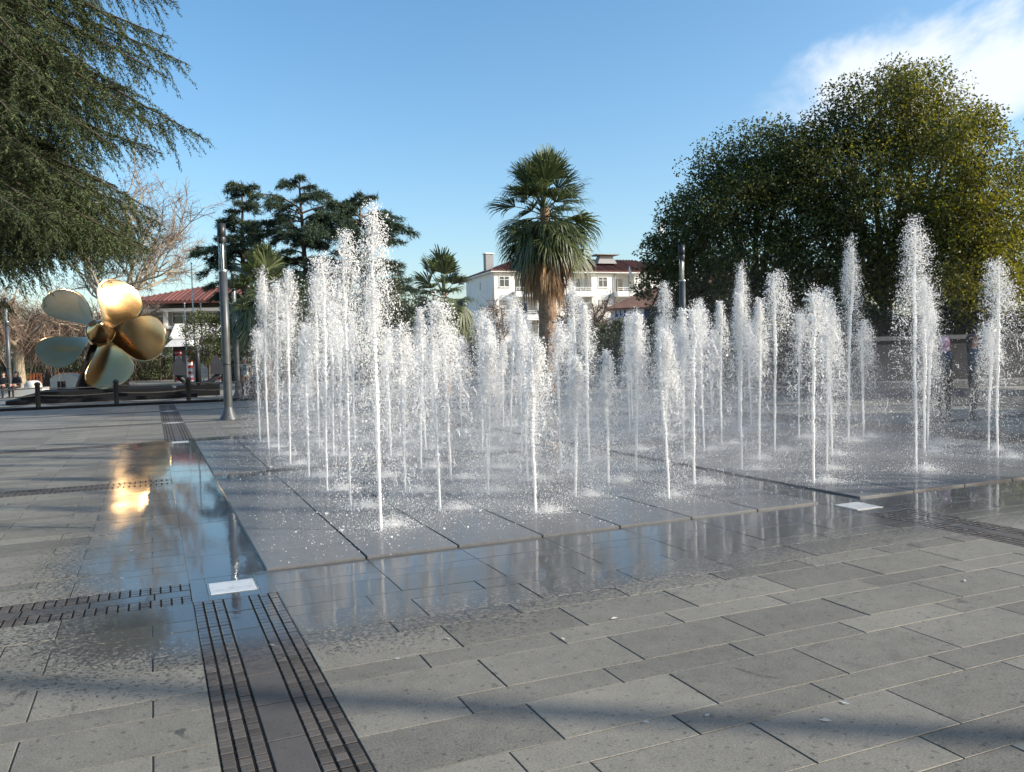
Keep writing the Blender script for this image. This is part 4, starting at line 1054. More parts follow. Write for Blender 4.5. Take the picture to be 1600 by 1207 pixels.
# the big drooping cedar close by on the left
def near_cedar():
    r = np.random.default_rng(31); d0 = 17.0; base = B(-255, d0)
    e = empty('drooping_cedar', base); tag(e, 'huge drooping cedar filling the upper left corner, its trunk out of frame', 'tree')
    tg = G(); tg.tube([[0, 0, 0], [0.05, 0, 4], [0, 0.05, 9], [0, 0, 15]], [0.55, 0.45, 0.3, 0.06], 12, False)
    Cs, As, Ls = [], [], []
    right = np.array([RT[0], RT[1], 0]); right /= np.linalg.norm(right); away = np.array([fw[0], fw[1], 0]); away /= np.linalg.norm(away)
    # (tip px, tip py, depth offset, start height) of the limbs that the picture shows, then fillers
    limbs = [(232, 388, 1.2, 4.5), (205, 384, 0.2, 4.6), (180, 392, -0.8, 4.4), (150, 388, 1.6, 4.5), (120, 392, 0.4, 4.4), (90, 396, 1.8, 4.3), (240, 372, 2.0, 4.7), (195, 345, 1.8, 5.0), (150, 340, 2.6, 5.2), (60, 408, -0.8, 4.1), (25, 415, 1.0, 4.0), (110, 300, 2.6, 5.8), (185, 200, 1.8, 7.2), (215, 150, 1.6, 7.9), (160, 250, 2.4, 6.6), (272, 4, 0.2, 9.6), (262, 60, -0.6, 9.0), (292, 100, 0.5, 8.6), (255, 118, -1.2, 8.2), (322, 219, 0.4, 7.2), (262, 205, -1.0, 7.0), (250, 240, 1.0, 6.6),
             (205, 170, -1.8, 7.8), (180, 230, -2.2, 6.6), (255, 352, 0.9, 4.9), (240, 330, -0.5, 5.3), (225, 392, -0.9, 4.4), (190, 372, -1.8, 4.8), (175, 318, 1.6, 5.4), (215, 400, 0.4, 4.2),
             (130, 352, -1.8, 4.7), (100, 372, -0.4, 4.4), (60, 395, 0.8, 4.1), (40, 418, -1.6, 3.9), (15, 480, 0.2, 3.2), (140, 300, -2.6, 5.6), (90, 340, -3.0, 5.0), (60, 250, -3.0, 6.6), (120, 190, -2.8, 7.4), (150, 110, -2.2, 8.6),
             (70, 130, -3.2, 8.4), (190, 40, -1.6, 9.6), (100, 50, -2.8, 9.6), (30, 330, -3.4, 5.4), (20, 180, -3.6, 7.6), (30, 60, -3.6, 9.2), (215, -20, -0.8, 10.2), (240, -60, 0.6, 11.0), (130, -40, -2.2, 10.6), (50, -40, -3.2, 10.4),
             (110, 260, 1.8, 6.2), (60, 380, 2.0, 4.6), (150, 60, 2.2, 9.2), (100, 150, 2.4, 8.0), (180, 290, 0.6, 5.6), (20, 420, 1.5, 4.2), (75, 300, 0.5, 6.0), (130, 350, 0.2, 5.1), (60, 200, -1.0, 7.3), (120, 110, -0.5, 8.6), (190, 140, 0.8, 8.0),
             (30, 270, -2.0, 6.4), (90, 362, -2.6, 4.8), (160, 372, 1.2, 4.5)]
    for k in range(46):
        limbs.append((r.uniform(-120, 190), r.uniform(-60, 420), r.uniform(0.5, 4.5), 0)); q_ = limbs[-1]; limbs[-1] = (q_[0], q_[1], q_[2], max(3.4, CAM_H+(hor(0)-q_[1])*d0/FPX+0.6))
    for (tx, ty, dd, sh) in limbs:
        tip = P(tx, ty, d0+dd)-np.array([base[0], base[1], 0]); st = np.array([0, 0, sh])
        L = np.linalg.norm(tip-st); m_ = 14; t = np.linspace(0, 1, m_)
        pts = st+(tip-st)*t[:, None]; pts[:, 2] += 0.16*L*np.sin(PI*t**0.9)+0.0
        pts += r.normal(size=3)*0.0+np.cumsum(r.normal(size=(m_, 3))*0.03, 0)*np.sin(PI*t)[:, None]
        tg.tube(pts, np.linspace(0.075, 0.010, m_), 6, False)
        T = unit(np.gradient(pts, axis=0))
        nsec = int(L/0.066)
        for s in range(nsec):
            f = 0.14+0.86*(s+r.random())/nsec
            p = np.array([np.interp(f, t, pts[:, c]) for c in range(3)]); tg_ = unit(np.array([np.interp(f, t, T[:, c]) for c in range(3)]))
            side = unit(np.cross(tg_, [0, 0, 1.0]))*(1 if s % 2 else -1)
            ln = (0.30+0.95*math.sin(PI*min(1, f**1.2)*0.93)*r.uniform(0.5, 1.1))*min(1, L/5+0.15)
            if f > 0.93: ln = 0.25*r.uniform(0.6, 1.2)
            dv = unit(tg_*r.uniform(0.1, 0.9)+side*r.uniform(0.2, 1.0)+np.array([0, 0, r.uniform(-0.75, 0.22)])+r.normal(size=3)*0.12)
            nk = max(5, int(ln/0.030)); u = np.linspace(0.06, 1, nk)
            q = p+dv*(u*ln)[:, None]; q[:, 2] -= r.uniform(0.15, 0.6)*ln*u**2; q += np.cumsum(r.normal(size=q.shape)*0.004, 0)
            ax = np.tile(dv, (nk, 1)); ax[:, 2] -= 0.84*u
            for rep in range(3):
                Cs.append(q+r.normal(size=q.shape)*0.012); sgn = 1 if rep % 2 else -1
                sd_ = unit(np.cross(dv, [0, 0, 1.0]))
                As.append(ax*0.7+sd_*sgn*r.uniform(0.2, 1.0, nk)[:, None]+r.normal(size=q.shape)*0.45+np.array([0, 0, -0.15 if rep else 0.35])); Ls.append(0.10*(1.12-0.5*u))
    tg.obj('trunk', M['bark'], e, True)
    C, A, Lg = np.vstack(Cs), np.vstack(As), np.concatenate(Ls)
    print('near cedar tufts', len(C))
    obj('crown', spike_mesh('crown', C, A, Lg*r.uniform(0.7, 1.35, len(C)), 0.019*r.uniform(0.6, 1.4, len(C)), r), M['cedar'], e)
near_cedar()

# fan palms
def fan_leaf(g, p, dv, pet, fan, nseg, droop, r, spread=1.9, wdt=0.045, pg=None, hang=0.0):
    dv = unit(dv); t = np.linspace(0, 1, 5); pts = p+dv*(pet*t)[:, None]; pts[:, 2] -= droop*pet*0.25*t**2
    if pg is not None: pg.tube(pts, [0.03, 0.024, 0.02, 0.017, 0.013], 4, False)
    h = pts[-1]; d2 = unit(pts[-1]-pts[-2]); d2 = unit(d2*(1-hang)+np.array([0, 0, -1.0])*hang+r.normal(size=3)*0.06)
    side = unit(np.cross(d2, [0.01, 0.013, 1.0])); side = unit(side+r.normal(size=3)*0.25); up_ = unit(np.cross(side, d2)); side = np.cross(d2, up_)
    for k in range(nseg):
        a = (k/(nseg-1)-0.5)*2*spread*0.5*1.35; a += r.normal()*0.035
        l = fan*(1-0.25*abs(a)/1.4)*r.uniform(0.82, 1.12)
        dd = d2*math.cos(a)+side*math.sin(a)+up_*(0.14*abs(math.sin(a))+0.06*(-1)**k)
        wv = unit(np.cross(dd, up_)); w_ = wdt
        b0 = h; b1 = h+dd*l*0.55; b2 = h+dd*l*0.85; b3 = h+dd*l
        dr = droop*r.uniform(0.5, 1.6)
        b2 = b2+np.array([0, 0, -dr*l*0.10]); b3 = b3+np.array([0, 0, -dr*l*0.34])+r.normal(size=3)*0.03
        g.add([b0-wv*.004, b0+wv*.004, b1+wv*w_*.5, b1-wv*w_*.5, b2+wv*w_*.33, b2-wv*w_*.33, b3], [[0, 1, 2, 3], [3, 2, 4, 5]], [[5, 4, 6]])
def fan_palm(px, d, crown_py, label, seed, ngreen, fan, pet, skirt, trunk_r, nhang=0, name='fan_palm', side_f=0.8):
    r = np.random.default_rng(seed); base = B(px, d); H_ = CAM_H+(hor(px)-crown_py)*d/FPX
    e = empty(name, base); tag(e, label, 'palm')
    tg = G(); zs = np.linspace(0, H_+0.1, 26)
    rad = trunk_r*(1+0.25*np.exp(-zs/0.5))*(1-0.12*zs/H_)*(1+0.05*np.sin(np.arange(26)*2.4)+r.normal(size=26)*0.02)
    rad = rad*np.where(zs > H_-1.0, 0.55, 1.0); tg.tube(np.c_[0.06*np.sin(zs*0.4), 0.04*np.cos(zs*0.5), zs], rad, 18, True)
    for k in range(int(110*H_/8)):          # cut leaf bases
        z = r.uniform(0.3, H_-1.0); a = r.uniform(0, 2*PI); R_ = trunk_r*(1-0.12*z/H_)*0.97
        c_, s_ = math.cos(a), math.sin(a)
        tg.add([[c_*R_-s_*.06, s_*R_+c_*.06, z], [c_*R_+s_*.06, s_*R_-c_*.06, z], [c_*(R_+.07)+s_*.03, s_*(R_+.07)-c_*.03, z+.12], [c_*(R_+.07)-s_*.03, s_*(R_+.07)+c_*.03, z+.12]], [[0, 1, 2, 3]])
    tg.obj('trunk', M['palmbark'], e, False)
    g, pg = G(), G(); top = np.array([0, 0, H_])
    for k in range(ngreen):
        f = (k+0.5)/ngreen; el = math.radians(86-122*f**1.05)+r.normal()*0.11; a = k*2.39996+r.normal()*0.25
        dv = np.array([math.cos(a)*math.cos(el), math.sin(a)*math.cos(el), math.sin(el)])
        pp = top+np.array([0, 0, 0.25-0.95*f]); sf = side_f+(1-side_f)*max(0, math.sin(el))
        fan_leaf(g, pp, dv, pet*r.uniform(0.8, 1.15)*sf, fan*r.uniform(0.85, 1.1)*sf, 34, 0.25+0.9*f, r, 1.75, 0.06, pg, hang=0.12*f)
    for k in range(22):                     # short leaves that hide the neck of the trunk
        a = k*2.39996+r.normal()*0.3; el = math.radians(r.uniform(-55, 12))
        dv = np.array([math.cos(a)*math.cos(el), math.sin(a)*math.cos(el), math.sin(el)])
        fan_leaf(g, top+np.array([0, 0, r.uniform(-0.75, 0.1)]), dv, pet*r.uniform(0.25, 0.6), fan*r.uniform(0.7, 0.95), 26, 0.8, r, 1.6, 0.055, pg, hang=r.uniform(0.1, 0.5))
    for k in range(nhang):
        a = k*2.39996+r.normal()*0.4; el = math.radians(r.uniform(-40, 8))
        dv = np.array([math.cos(a)*math.cos(el), math.sin(a)*math.cos(el), math.sin(el)])
        fan_leaf(g, top+np.array([0, 0, r.uniform(-0.7, 0.0)]), dv, pet*r.uniform(0.75, 1.05), fan*r.uniform(0.85, 1.15), 26, 1.2, r, 1.3, 0.055, pg, hang=r.uniform(0.45, 0.8))
    g.obj('crown', M['frond'], e); pg.obj('petioles', M['frond'], e)
    if skirt:
        g, pg = G(), G()
        for k in range(skirt):
            f = r.random(); a = k*2.39996+r.normal()*0.4; el = math.radians(r.uniform(-74, -28))
            dv = np.array([math.cos(a)*math.cos(el), math.sin(a)*math.cos(el), math.sin(el)])
            fan_leaf(g, top+np.array([0, 0, -0.35-0.7*f]), dv, pet*r.uniform(0.55, 0.95), fan*r.uniform(0.5, 0.9), 20, 1.6, r, 0.7, 0.05, pg, hang=r.uniform(0.75, 1.0))
        g.obj('dry_skirt', M['fronddry'], e); pg.obj('dry_petioles', M['fronddry'], e)
    return e
fan_palm(855, 32, 330, 'tall fan palm with a shaggy dry skirt in front of the white block', 41, 62, 1.28, 1.15, 60, 0.36, 6, side_f=0.90)
fan_palm(695, 36, 462, 'short fan palm between the left jets and the white block', 42, 34, 1.0, 1.0, 16, 0.22, 14)
fan_palm(415, 34, 456, 'short fan palm beside the near lamp post, left of the jets', 43, 34, 1.0, 1.0, 16, 0.24, 16)

# bare trees with brown twigs behind the propeller
def bare_tree(px, d, h, label, seed, weep, ntw, barkm='barkpale', name='bare_tree', depth=3, rad=0.32, kids=4, lean=None, tw=0.9, spread=0.75, xy=None):
    if xy is not None: px, d = 0, 1
    return _bare_tree(px, d, h, label, seed, weep, ntw, barkm, name, depth, rad, kids, lean, tw, spread, xy)
def _bare_tree(px, d, h, label, seed, weep, ntw, barkm='barkpale', name='bare_tree', depth=3, rad=0.32, kids=4, lean=None, tw=0.9, spread=0.75, xy=None):
    r = np.random.default_rng(seed); base = B(px, d) if xy is None else np.array([xy[0], xy[1], 0.0]); e = empty(name, base); tag(e, label, 'tree', 'bare winter trees')
    tg = G(); tips = []; L0 = h*0.34
    st = np.array([0, 0, 0.0]); dv = np.array([0, 0, 1.0]) if lean is None else unit(np.array(lean, float))
    tg.tube([st, st+dv*L0*0.5, st+dv*L0], [rad*1.25, rad, rad*0.8], 10, False)
    for k in range(kids+1):
        a = k*2*PI/(kids+1)+r.normal()*0.3
        grow(tg, st+dv*L0, unit(np.array([math.cos(a)*0.9, math.sin(a)*0.9, 0.75])), h*0.30, rad*0.5, depth-1, r, tips, spread, 0.18, kids, 7)
    tg.obj('trunk', M[barkm], e, True)
    tw_ = G()
    for (p, dd) in tips:
        for k in range(max(1, ntw//len(tips))):
            q = p-dd*r.uniform(0, 1.9)*min(1.5, tw); v = unit(dd*0.6+r.normal(size=3)*0.7); l = tw*r.uniform(0.5, 1.3)
            m1 = q+v*l*0.5+r.normal(size=3)*0.06; m2 = q+v*l+np.array([0, 0, -weep*l*0.6])+r.normal(size=3)*0.08
            tw_.tube([q, m1, m2], [0.016, 0.012, 0.006], 3, False)
    tw_.obj('crown', M['twig'], e)
bare_tree(30, 52, 8.0, 'bare plane tree with pale trunk at the left, behind the propeller', 51, 0.9, 3000, depth=3, tw=1.2)
bare_tree(178, 56, 7.0, 'bare brown tree with weeping twigs behind the shining top blade', 52, 1.2, 3800, depth=3, tw=1.3)
bare_tree(74, 60, 6.5, 'bare tree with a short brown trunk behind the left blades', 54, 1.1, 2600, 'bark', depth=3, tw=1.2)
bare_tree(185, 70, 17.5, 'tall bare tree with reddish fine twigs rising above the propeller', 53, 0.05, 5000, depth=4, kids=4, tw=1.0, spread=0.7)
bare_tree(782, 60, 7.6, 'thin bare young tree in front of the white block', 55, 0.0, 260, 'bark', depth=2, rad=0.10, kids=3, tw=1.0)
bare_tree(765, 64, 5.0, 'small bare sapling with a few yellow leaves left of the thin young tree', 56, 0.2, 160, 'bark', depth=2, rad=0.08, kids=3, tw=0.8)
bare_tree(906, 50, 6.4, 'bare tree with dry russet twigs right of the palm trunk', 57, 0.4, 700, 'bark', depth=2, rad=0.16, kids=4, tw=0.9)
# tall bare trees outside the frame on the right, their shadows streak the plaza
ORDN = ['first', 'second', 'third', 'fourth', 'fifth']
for k, (x, y, hh) in enumerate([(24.0, 4.4, 15), (27.5, 7.0, 16), (22.0, -1.2, 14), (30.5, 1.8, 17), (25.5, 10.6, 15)]):
    bare_tree(0, 1, hh, 'tall bare tree standing outside the frame to the right, %s of its row' % ORDN[k], 58+k, 0.0, 120, 'bark', depth=2, rad=0.28, kids=3, tw=1.2, spread=0.4, xy=(x, y))

def shrub(px, d, py_c, rx, rz, n, label, seed, mat='shrub', leaf=0.13, name='shrub', cat='shrub', group=None, stem=0.09, clumps=40, tight=False):
    r = np.random.default_rng(seed); c = P(px, py_c, d); base = B(px, d); e = empty(name, base); tag(e, label, cat, group)
    cz = c[2]; tg = G(); tg.tube([[0, 0, 0], [0.02, 0.02, cz*0.5], [0, 0, cz]], [stem, stem*.8, stem*.4], 7, False)
    for k in range(6):
        a = r.uniform(0, 6.28); tg.tube([[0, 0, cz*0.35], [math.cos(a)*rx*.35, math.sin(a)*rx*.35, cz*0.7], [math.cos(a)*rx*.7, math.sin(a)*rx*.7, cz+rz*.2]], [stem*.5, stem*.35, .01], 5, False)
    tg.obj('stem' if cat == 'shrub' else 'trunk', M['bark'], e, True)
    u = unit(r.normal(size=(clumps, 3))); rad_ = r.uniform(0.6, 1.0, clumps) if not tight else r.uniform(0.8, 0.92, clumps)
    cc = u*rad_[:, None]*np.array([rx, rx, rz])+np.array([0, 0, cz]); cr = r.uniform(0.22, 0.38, clumps)*rx
    pick = r.integers(0, clumps, n); v = unit(r.normal(size=(n, 3)))
    pts = cc[pick]+v*(r.uniform(0.2, 1, n)**0.5*cr[pick])[:, None]
    pts = pts[pts[:, 2] > 0.05]
    ax = unit(unit(pts-[0, 0, cz])+r.normal(size=pts.shape)*0.7)
    obj('crown' if cat != 'shrub' else 'foliage', leaf_mesh('foliage', pts, ax, r.uniform(0.7, 1.3, len(pts))*leaf, r.uniform(0.4, 0.6, len(pts))*leaf, r), M[mat], e)
shrub(326, 56, 528, 1.55, 1.75, 9000, 'round clipped tree behind the near lamp post, beside the flagpoles', 61, 'topiary', 0.13, 'clipped_tree', 'tree', tight=True, clumps=70)
SG = 'dark shrubs beyond the fountain'
for k, (px, d, py, rx, rz, lab) in enumerate([
    (395, 50, 520, 1.9, 2.0, 'dark leafy shrub right behind the near lamp post'), (445, 50, 505, 2.2, 2.4, 'tall dark shrub under the tall cedar'),
    (520, 52, 512, 2.3, 2.3, 'dark shrub behind the left cluster of jets'), (590, 50, 505, 2.4, 2.6, 'tall dark shrub behind the tallest jet'),
    (645, 50, 520, 2.0, 2.0, 'dark shrub left of the short palm'), (722, 52, 540, 1.5, 1.3, 'low dark shrub at the foot of the white block'),
    (830, 54, 552, 1.5, 0.9, 'low dark shrub at the foot of the tall palm'), (905, 52, 548, 1.7, 1.1, 'low dark shrub right of the tall palm'),
    (975, 48, 540, 1.9, 1.3, 'dark shrub below the blue shop sign'), (1045, 46, 528, 2.0, 1.6, 'dark shrub below the smallest evergreen tree'),
    (1130, 44, 520, 2.1, 1.6, 'dark shrub behind the middle right jets'), (1215, 40, 515, 2.0, 1.5, 'dark shrub just left of the stone wall')]):
    shrub(px, d, py, rx, rz, 5200, lab, 70+k, 'shrub', 0.17, group=SG)
for k, (px, d, py, rx, rz, lab) in enumerate([
    (10, 66, 528, 2.4, 2.6, 'dark evergreen bush at the left edge behind the plane trunk'), (60, 70, 545, 2.0, 2.0, 'dark bush behind the lower left blade'),
    (130, 74, 545, 2.2, 2.2, 'dark bush behind the propeller stand'), (200, 76, 552, 2.4, 2.0, 'dark bush just right of the bottom blade'),
    (250, 76, 556, 1.9, 1.7, 'dark bush beside the guard booth'), (360, 72, 548, 1.8, 1.6, 'dark bush behind the man in the beige jacket')]):
    shrub(px, d, py, rx, rz, 4200, lab, 90+k, 'shrub', 0.2, group='dark bushes behind the propeller')
# long clipped hedges that close the plaza
def hedge(p0, p1, h, dp, n, label, seed):
    r = np.random.default_rng(seed); p0, p1 = np.array(p0), np.array(p1); L = np.linalg.norm(p1-p0); dv = (p1-p0)/L; sd_ = np.array([-dv[1], dv[0], 0])
    e = empty('hedge', p0); tag(e, label, 'hedge')
    pts = dv*r.uniform(0, L, n)[:, None]; s = r.uniform(-1, 1, n); zt = h*(0.9+0.1*np.sin(pts[:, 0]*1.7))
    top = r.random(n) < 0.35; lat = np.where(top, r.uniform(-dp/2, dp/2, n), np.sign(s)*dp/2*r.uniform(0.85, 1.05, n)); z = np.where(top, zt*r.uniform(0.93, 1.05, n), r.uniform(0.02, 1, n)*zt)
    pts = pts+sd_*lat[:, None]+np.c_[np.zeros(n), np.zeros(n), z]
    obj('foliage', leaf_mesh('foliage', pts, r.normal(size=(n, 3)), 0.22, 0.13, r), M['shrub'], e)
    g = G(); rz_ = math.atan2(dv[1], dv[0]); c = dv*L/2; g.box((c[0], c[1], h*0.44), (L-.1, dp*0.8, h*0.86), rz_); g.obj('branch_core', M['bark'], e)
hedge(B(-40, 80), B(275, 80), 2.3, 1.4, 6500, 'long dark hedge behind the propeller', 101)
hedge(B(350, 64), B(735, 60), 2.1, 1.4, 8000, 'long dark hedge under the cedars', 102)
hedge(B(735, 62), B(1010, 58), 1.5, 1.2, 5000, 'low dark hedge in front of the white block', 103)
hedge(B(1000, 52), B(1330, 40), 2.6, 1.4, 8000, 'tall dark hedge under the evergreens', 104)
hedge(B(1290, 36), B(1720, 34), 3.2, 1.4, 9000, 'tall dark hedge behind the stone wall', 105)

# ------------------------------------------------------------------ people
def person(name, loc, rz, label, joints, edges, regions, mats, hair=None, extras=None, scale=1.0, group=None):
    """One continuous skinned figure. joints: name -> (x, y, z, r); regions: joint -> material index."""
    e = empty(name, loc, rz); tag(e, label, 'person', group); e.scale = (scale,)*3
    names = list(joints); V = np.array([joints[n][:3] for n in names]); idx = {n: k for k, n in enumerate(names)}
    me = bpy.data.meshes.new('skeleton'); me.from_pydata([tuple(v) for v in V], [(idx[a], idx[b]) for a, b in edges], [])
    o = bpy.data.objects.new('body', me); COL.objects.link(o)
    md = o.modifiers.new('skin', 'SKIN'); md.use_smooth_shade = True
    for k, n in enumerate(names):
        rr = joints[n][3]; me.skin_vertices[0].data[k].radius = (rr, rr) if not isinstance(rr, tuple) else rr
    me.skin_vertices[0].data[idx['pelvis']].use_root = True
    sb = o.modifiers.new('sub', 'SUBSURF'); sb.levels = 2; sb.render_levels = 2
    bpy.context.view_layer.update()
    dg = bpy.context.evaluated_depsgraph_get(); m2 = bpy.data.meshes.new_from_object(o.evaluated_get(dg))
    COL.objects.unlink(o); bpy.data.objects.remove(o)
    m2.name = 'body'; m2.materials.clear()
    for m_ in mats: m2.materials.append(m_)
    cen = np.zeros(len(m2.polygons)*3); m2.polygons.foreach_get('center', cen); cen = cen.reshape(-1, 3)
    # nearest bone decides the cloth
    E = [(V[idx[a]], V[idx[b]], regions.get((a, b), regions.get(b, 0))) for a, b in edges]
    best = np.full(len(cen), 9e9); mi = np.zeros(len(cen), int)
    for a, b, m_ in E:
        ab = b-a; t = np.clip(((cen-a)@ab)/(ab@ab+1e-9), 0, 1); dd = np.linalg.norm(cen-(a+t[:, None]*ab), axis=1)
        s = dd < best; best[s] = dd[s]; mi[s] = m_
    m2.polygons.foreach_set('material_index', mi.astype(np.int32)); m2.polygons.foreach_set('use_smooth', np.ones(len(cen), bool)); m2.update()
    obj('body', m2, None, e)
    hx, hy, hz = joints['head'][:3]; fx = joints.get('face_dir', (0, -1, 0, 0))[:2]
    return e
def head_bits(e, head, ang, hairm, style='short'):
    """Face and hair at the head; ang turns the face about z (0 looks along -y)."""
    hx, hy, hz = head
    R3 = Matrix.Rotation(ang, 3, 'Z')
    def tr(V): return np.array([tuple(R3 @ Vector(v)) for v in V])+np.array([hx, hy, hz])
    def ell(g, c, s, n=10, m=7):
        V = [[s[0]*math.sin(t)*math.cos(a), s[1]*math.sin(t)*math.sin(a), s[2]*math.cos(t)] for t in np.linspace(0.02, PI-0.02, m) for a in np.arange(n)*2*PI/n]
        i = np.arange(m-1)[:, None]*n; j = np.arange(n)[None, :]; k = (j+1) % n
        g.add(tr(np.array(V)+np.array(c)), np.stack([i+j, i+n+j, i+n+k, i+k], -1).reshape(-1, 4))
    g = G(); ell(g, (0, -0.105, -0.01), (0.016, 0.03, 0.03)); ell(g, (0.088, 0.005, 0), (0.014, 0.025, 0.032)); ell(g, (-0.088, 0.005, 0), (0.014, 0.025, 0.032)); g.obj('nose_and_ears', M['skin'], e, True)
    g = G(); ell(g, (0.033, -0.092, 0.018), (0.014, 0.008, 0.008)); ell(g, (-0.033, -0.092, 0.018), (0.014, 0.008, 0.008)); ell(g, (0, -0.095, -0.055), (0.024, 0.006, 0.006)); g.obj('eyes_and_mouth', M['hairblack'], e, True)
    if style == 'short':
        g = G(); ell(g, (0, 0.022, 0.042), (0.098, 0.105, 0.088), 16, 10); g.obj('hair', M[hairm], e, True)
    elif style == 'scarf':
        g = G(); ell(g, (0, 0.028, 0.015), (0.115, 0.118, 0.135), 16, 10); ell(g, (0, 0.03, -0.14), (0.10, 0.095, 0.09), 14, 8); g.obj('head_scarf', M[hairm], e, True)
    elif style == 'long':
        g = G(); ell(g, (0, 0.03, 0.035), (0.105, 0.11, 0.10), 16, 10); ell(g, (0, 0.07, -0.12), (0.10, 0.06, 0.16), 14, 8); g.obj('hair', M[hairm], e, True)
def hand(J, Ed, side, wrist, dv, sx, reg, ri, curl=0.5):
    """Palm and five unequal bent fingers."""
    dv = np.array(dv, float)/np.linalg.norm(dv); w = np.array(wrist); sx = np.array(sx, float)
    pn = 'palm'+side; J[pn] = (*(w+dv*0.06), 0.026); Ed.append(('wrist'+side, pn)); reg[pn] = ri
    nrm = np.cross(dv, sx)
    for k, (o_, l_) in enumerate([(-0.03, 0.065), (-0.010, 0.078), (0.010, 0.073), (0.028, 0.056)]):
        a, b = 'f%d%s' % (k, side), 'g%d%s' % (k, side)
        J[a] = (*(w+dv*0.10+sx*o_), 0.0095); J[b] = (*(w+dv*(0.10+l_*(1-curl*.4))+sx*o_+nrm*l_*curl), 0.008); Ed += [(pn, a), (a, b)]; reg[a] = reg[b] = ri
    J['t0'+side] = (*(w+dv*0.05-sx*0.042), 0.011); J['t1'+side] = (*(w+dv*0.095-sx*0.055+nrm*0.02), 0.009); Ed += [(pn, 't0'+side), ('t0'+side, 't1'+side)]; reg['t0'+side] = reg['t1'+side] = ri
def standing(lh, rh, lel, rel, turn=0.0, coat_long=False):
    """Joint table for a standing adult, 1.72 m, facing -y. lh/rh = wrist positions, lel/rel = elbows."""
    J = {'pelvis': (0, 0, 0.93, (0.155, 0.115)), 'waist': (0, 0, 1.10, (0.15, 0.11)), 'chest': (0, 0.01, 1.32, (0.175, 0.125)), 'neckb': (0, 0.02, 1.45, 0.075), 'neck': (0, 0.01, 1.50, 0.056), 'jaw': (0, -0.01, 1.555, 0.068), 'head': (0, 0, 1.63, 0.092), 'crown': (0, 0.01, 1.69, 0.068)}
    Ed = [('pelvis', 'waist'), ('waist', 'chest'), ('chest', 'neckb'), ('neckb', 'neck'), ('neck', 'jaw'), ('jaw', 'head'), ('head', 'crown')]
    reg = {'waist': 1, 'chest': 1, 'neckb': 1, 'neck': 0, 'jaw': 0, 'head': 0, 'crown': 0}
    for s, sg in (('L', 1), ('R', -1)):
        wr, el = (lh, lel) if s == 'L' else (rh, rel)
        J['sh'+s] = (sg*0.185, 0.01, 1.40, 0.075); J['el'+s] = (*el, 0.052); J['wrist'+s] = (*wr, 0.034)
        Ed += [('chest', 'sh'+s), ('sh'+s, 'el'+s), ('el'+s, 'wrist'+s)]; reg.update({'sh'+s: 1, 'el'+s: 1, 'wrist'+s: 1})
        J['hip'+s] = (sg*0.095, 0, 0.86, 0.105); J['kn'+s] = (sg*0.11, -0.015, 0.49, 0.068); J['an'+s] = (sg*0.115, 0.02, 0.10, 0.045); J['heel'+s] = (sg*0.118, 0.04, 0.045, 0.042); J['toe'+s] = (sg*0.13, -0.15, 0.035, 0.034)
        Ed += [('pelvis', 'hip'+s), ('hip'+s, 'kn'+s), ('kn'+s, 'an'+s), ('an'+s, 'heel'+s), ('heel'+s, 'toe'+s)]
        reg.update({'hip'+s: 2, 'kn'+s: 2, 'an'+s: 2, 'heel'+s: 3, 'toe'+s: 3})
    return J, Ed, reg
# man in a beige jacket by the fence corner
J, Ed, reg = standing((0.30, -0.06, 0.90), (-0.30, -0.08, 0.90), (0.31, 0.03, 1.14), (-0.31, 0.03, 1.14))
hand(J, Ed, 'L', (0.30, -0.06, 0.90), (0.02, -0.1, -1), (0, 1, 0), reg, 0); hand(J, Ed, 'R', (-0.30, -0.08, 0.90), (-0.02, -0.1, -1), (0, 1, 0), reg, 0)
p = B(382, 37.0); e = person('person', p, math.radians(-6), 'man in a beige jacket and blue shirt standing at the rope fence corner', J, Ed, reg, [M['skin'], M['coatbeige'], M['trousersbrown'], M['dark']])
head_bits(e, (0, 0, 1.63), 0.2, 'hairgrey', 'short')
g = G(); g.add([[-0.075, -0.135, 0.98], [0.075, -0.135, 0.98], [0.07, -0.150, 1.25], [0.05, -0.125, 1.44], [-0.05, -0.125, 1.44], [-0.07, -0.150, 1.25]], [[0, 1, 2, 5], [5, 2, 3, 4]]); g.obj('shirt_front', M['shirtblue'], e)
# woman with a pink head scarf holding up a phone
J, Ed, reg = standing((0.16, -0.44, 1.46), (-0.24, -0.10, 0.95), (0.30, -0.22, 1.24), (-0.30, 0.02, 1.13))
hand(J, Ed, 'L', (0.16, -0.44, 1.46), (-0.1, -0.1, 1), (1, 0, 0), reg, 0, 0.7); hand(J, Ed, 'R', (-0.24, -0.10, 0.95), (0, -0.1, -1), (0, 1, 0), reg, 0)
p = B(1474, 17.5); e1 = person('person', p, -HEAD+math.radians(-70), 'woman in dark clothes and pink head scarf raising a white phone behind the right jets', J, Ed, reg, [M['skin'], M['coatgrey'], M['trousers'], M['dark']], scale=0.97)
head_bits(e1, (0, 0, 1.63), 0.1, 'scarfpink', 'scarf')
g = G(); g.lathe([(0.20, 0.62), (0.185, 0.8), (0.17, 0.98), (0.16, 1.08)], 18); g.obj('coat_skirt', M['coatblack'], e1, True)
ph = empty('phone', (0, 0, 0)); c_, s_ = math.cos(-HEAD+math.radians(-70)), math.sin(-HEAD+math.radians(-70)); lx, ly = 0.14*0.97, -0.50*0.97
ph.location = (p[0]+lx*c_-ly*s_, p[1]+lx*s_+ly*c_, 1.60*0.97); ph.rotation_euler = (math.radians(8), 0, -HEAD+math.radians(-70))
tag(ph, 'white phone held up by the woman in the pink scarf', 'phone')
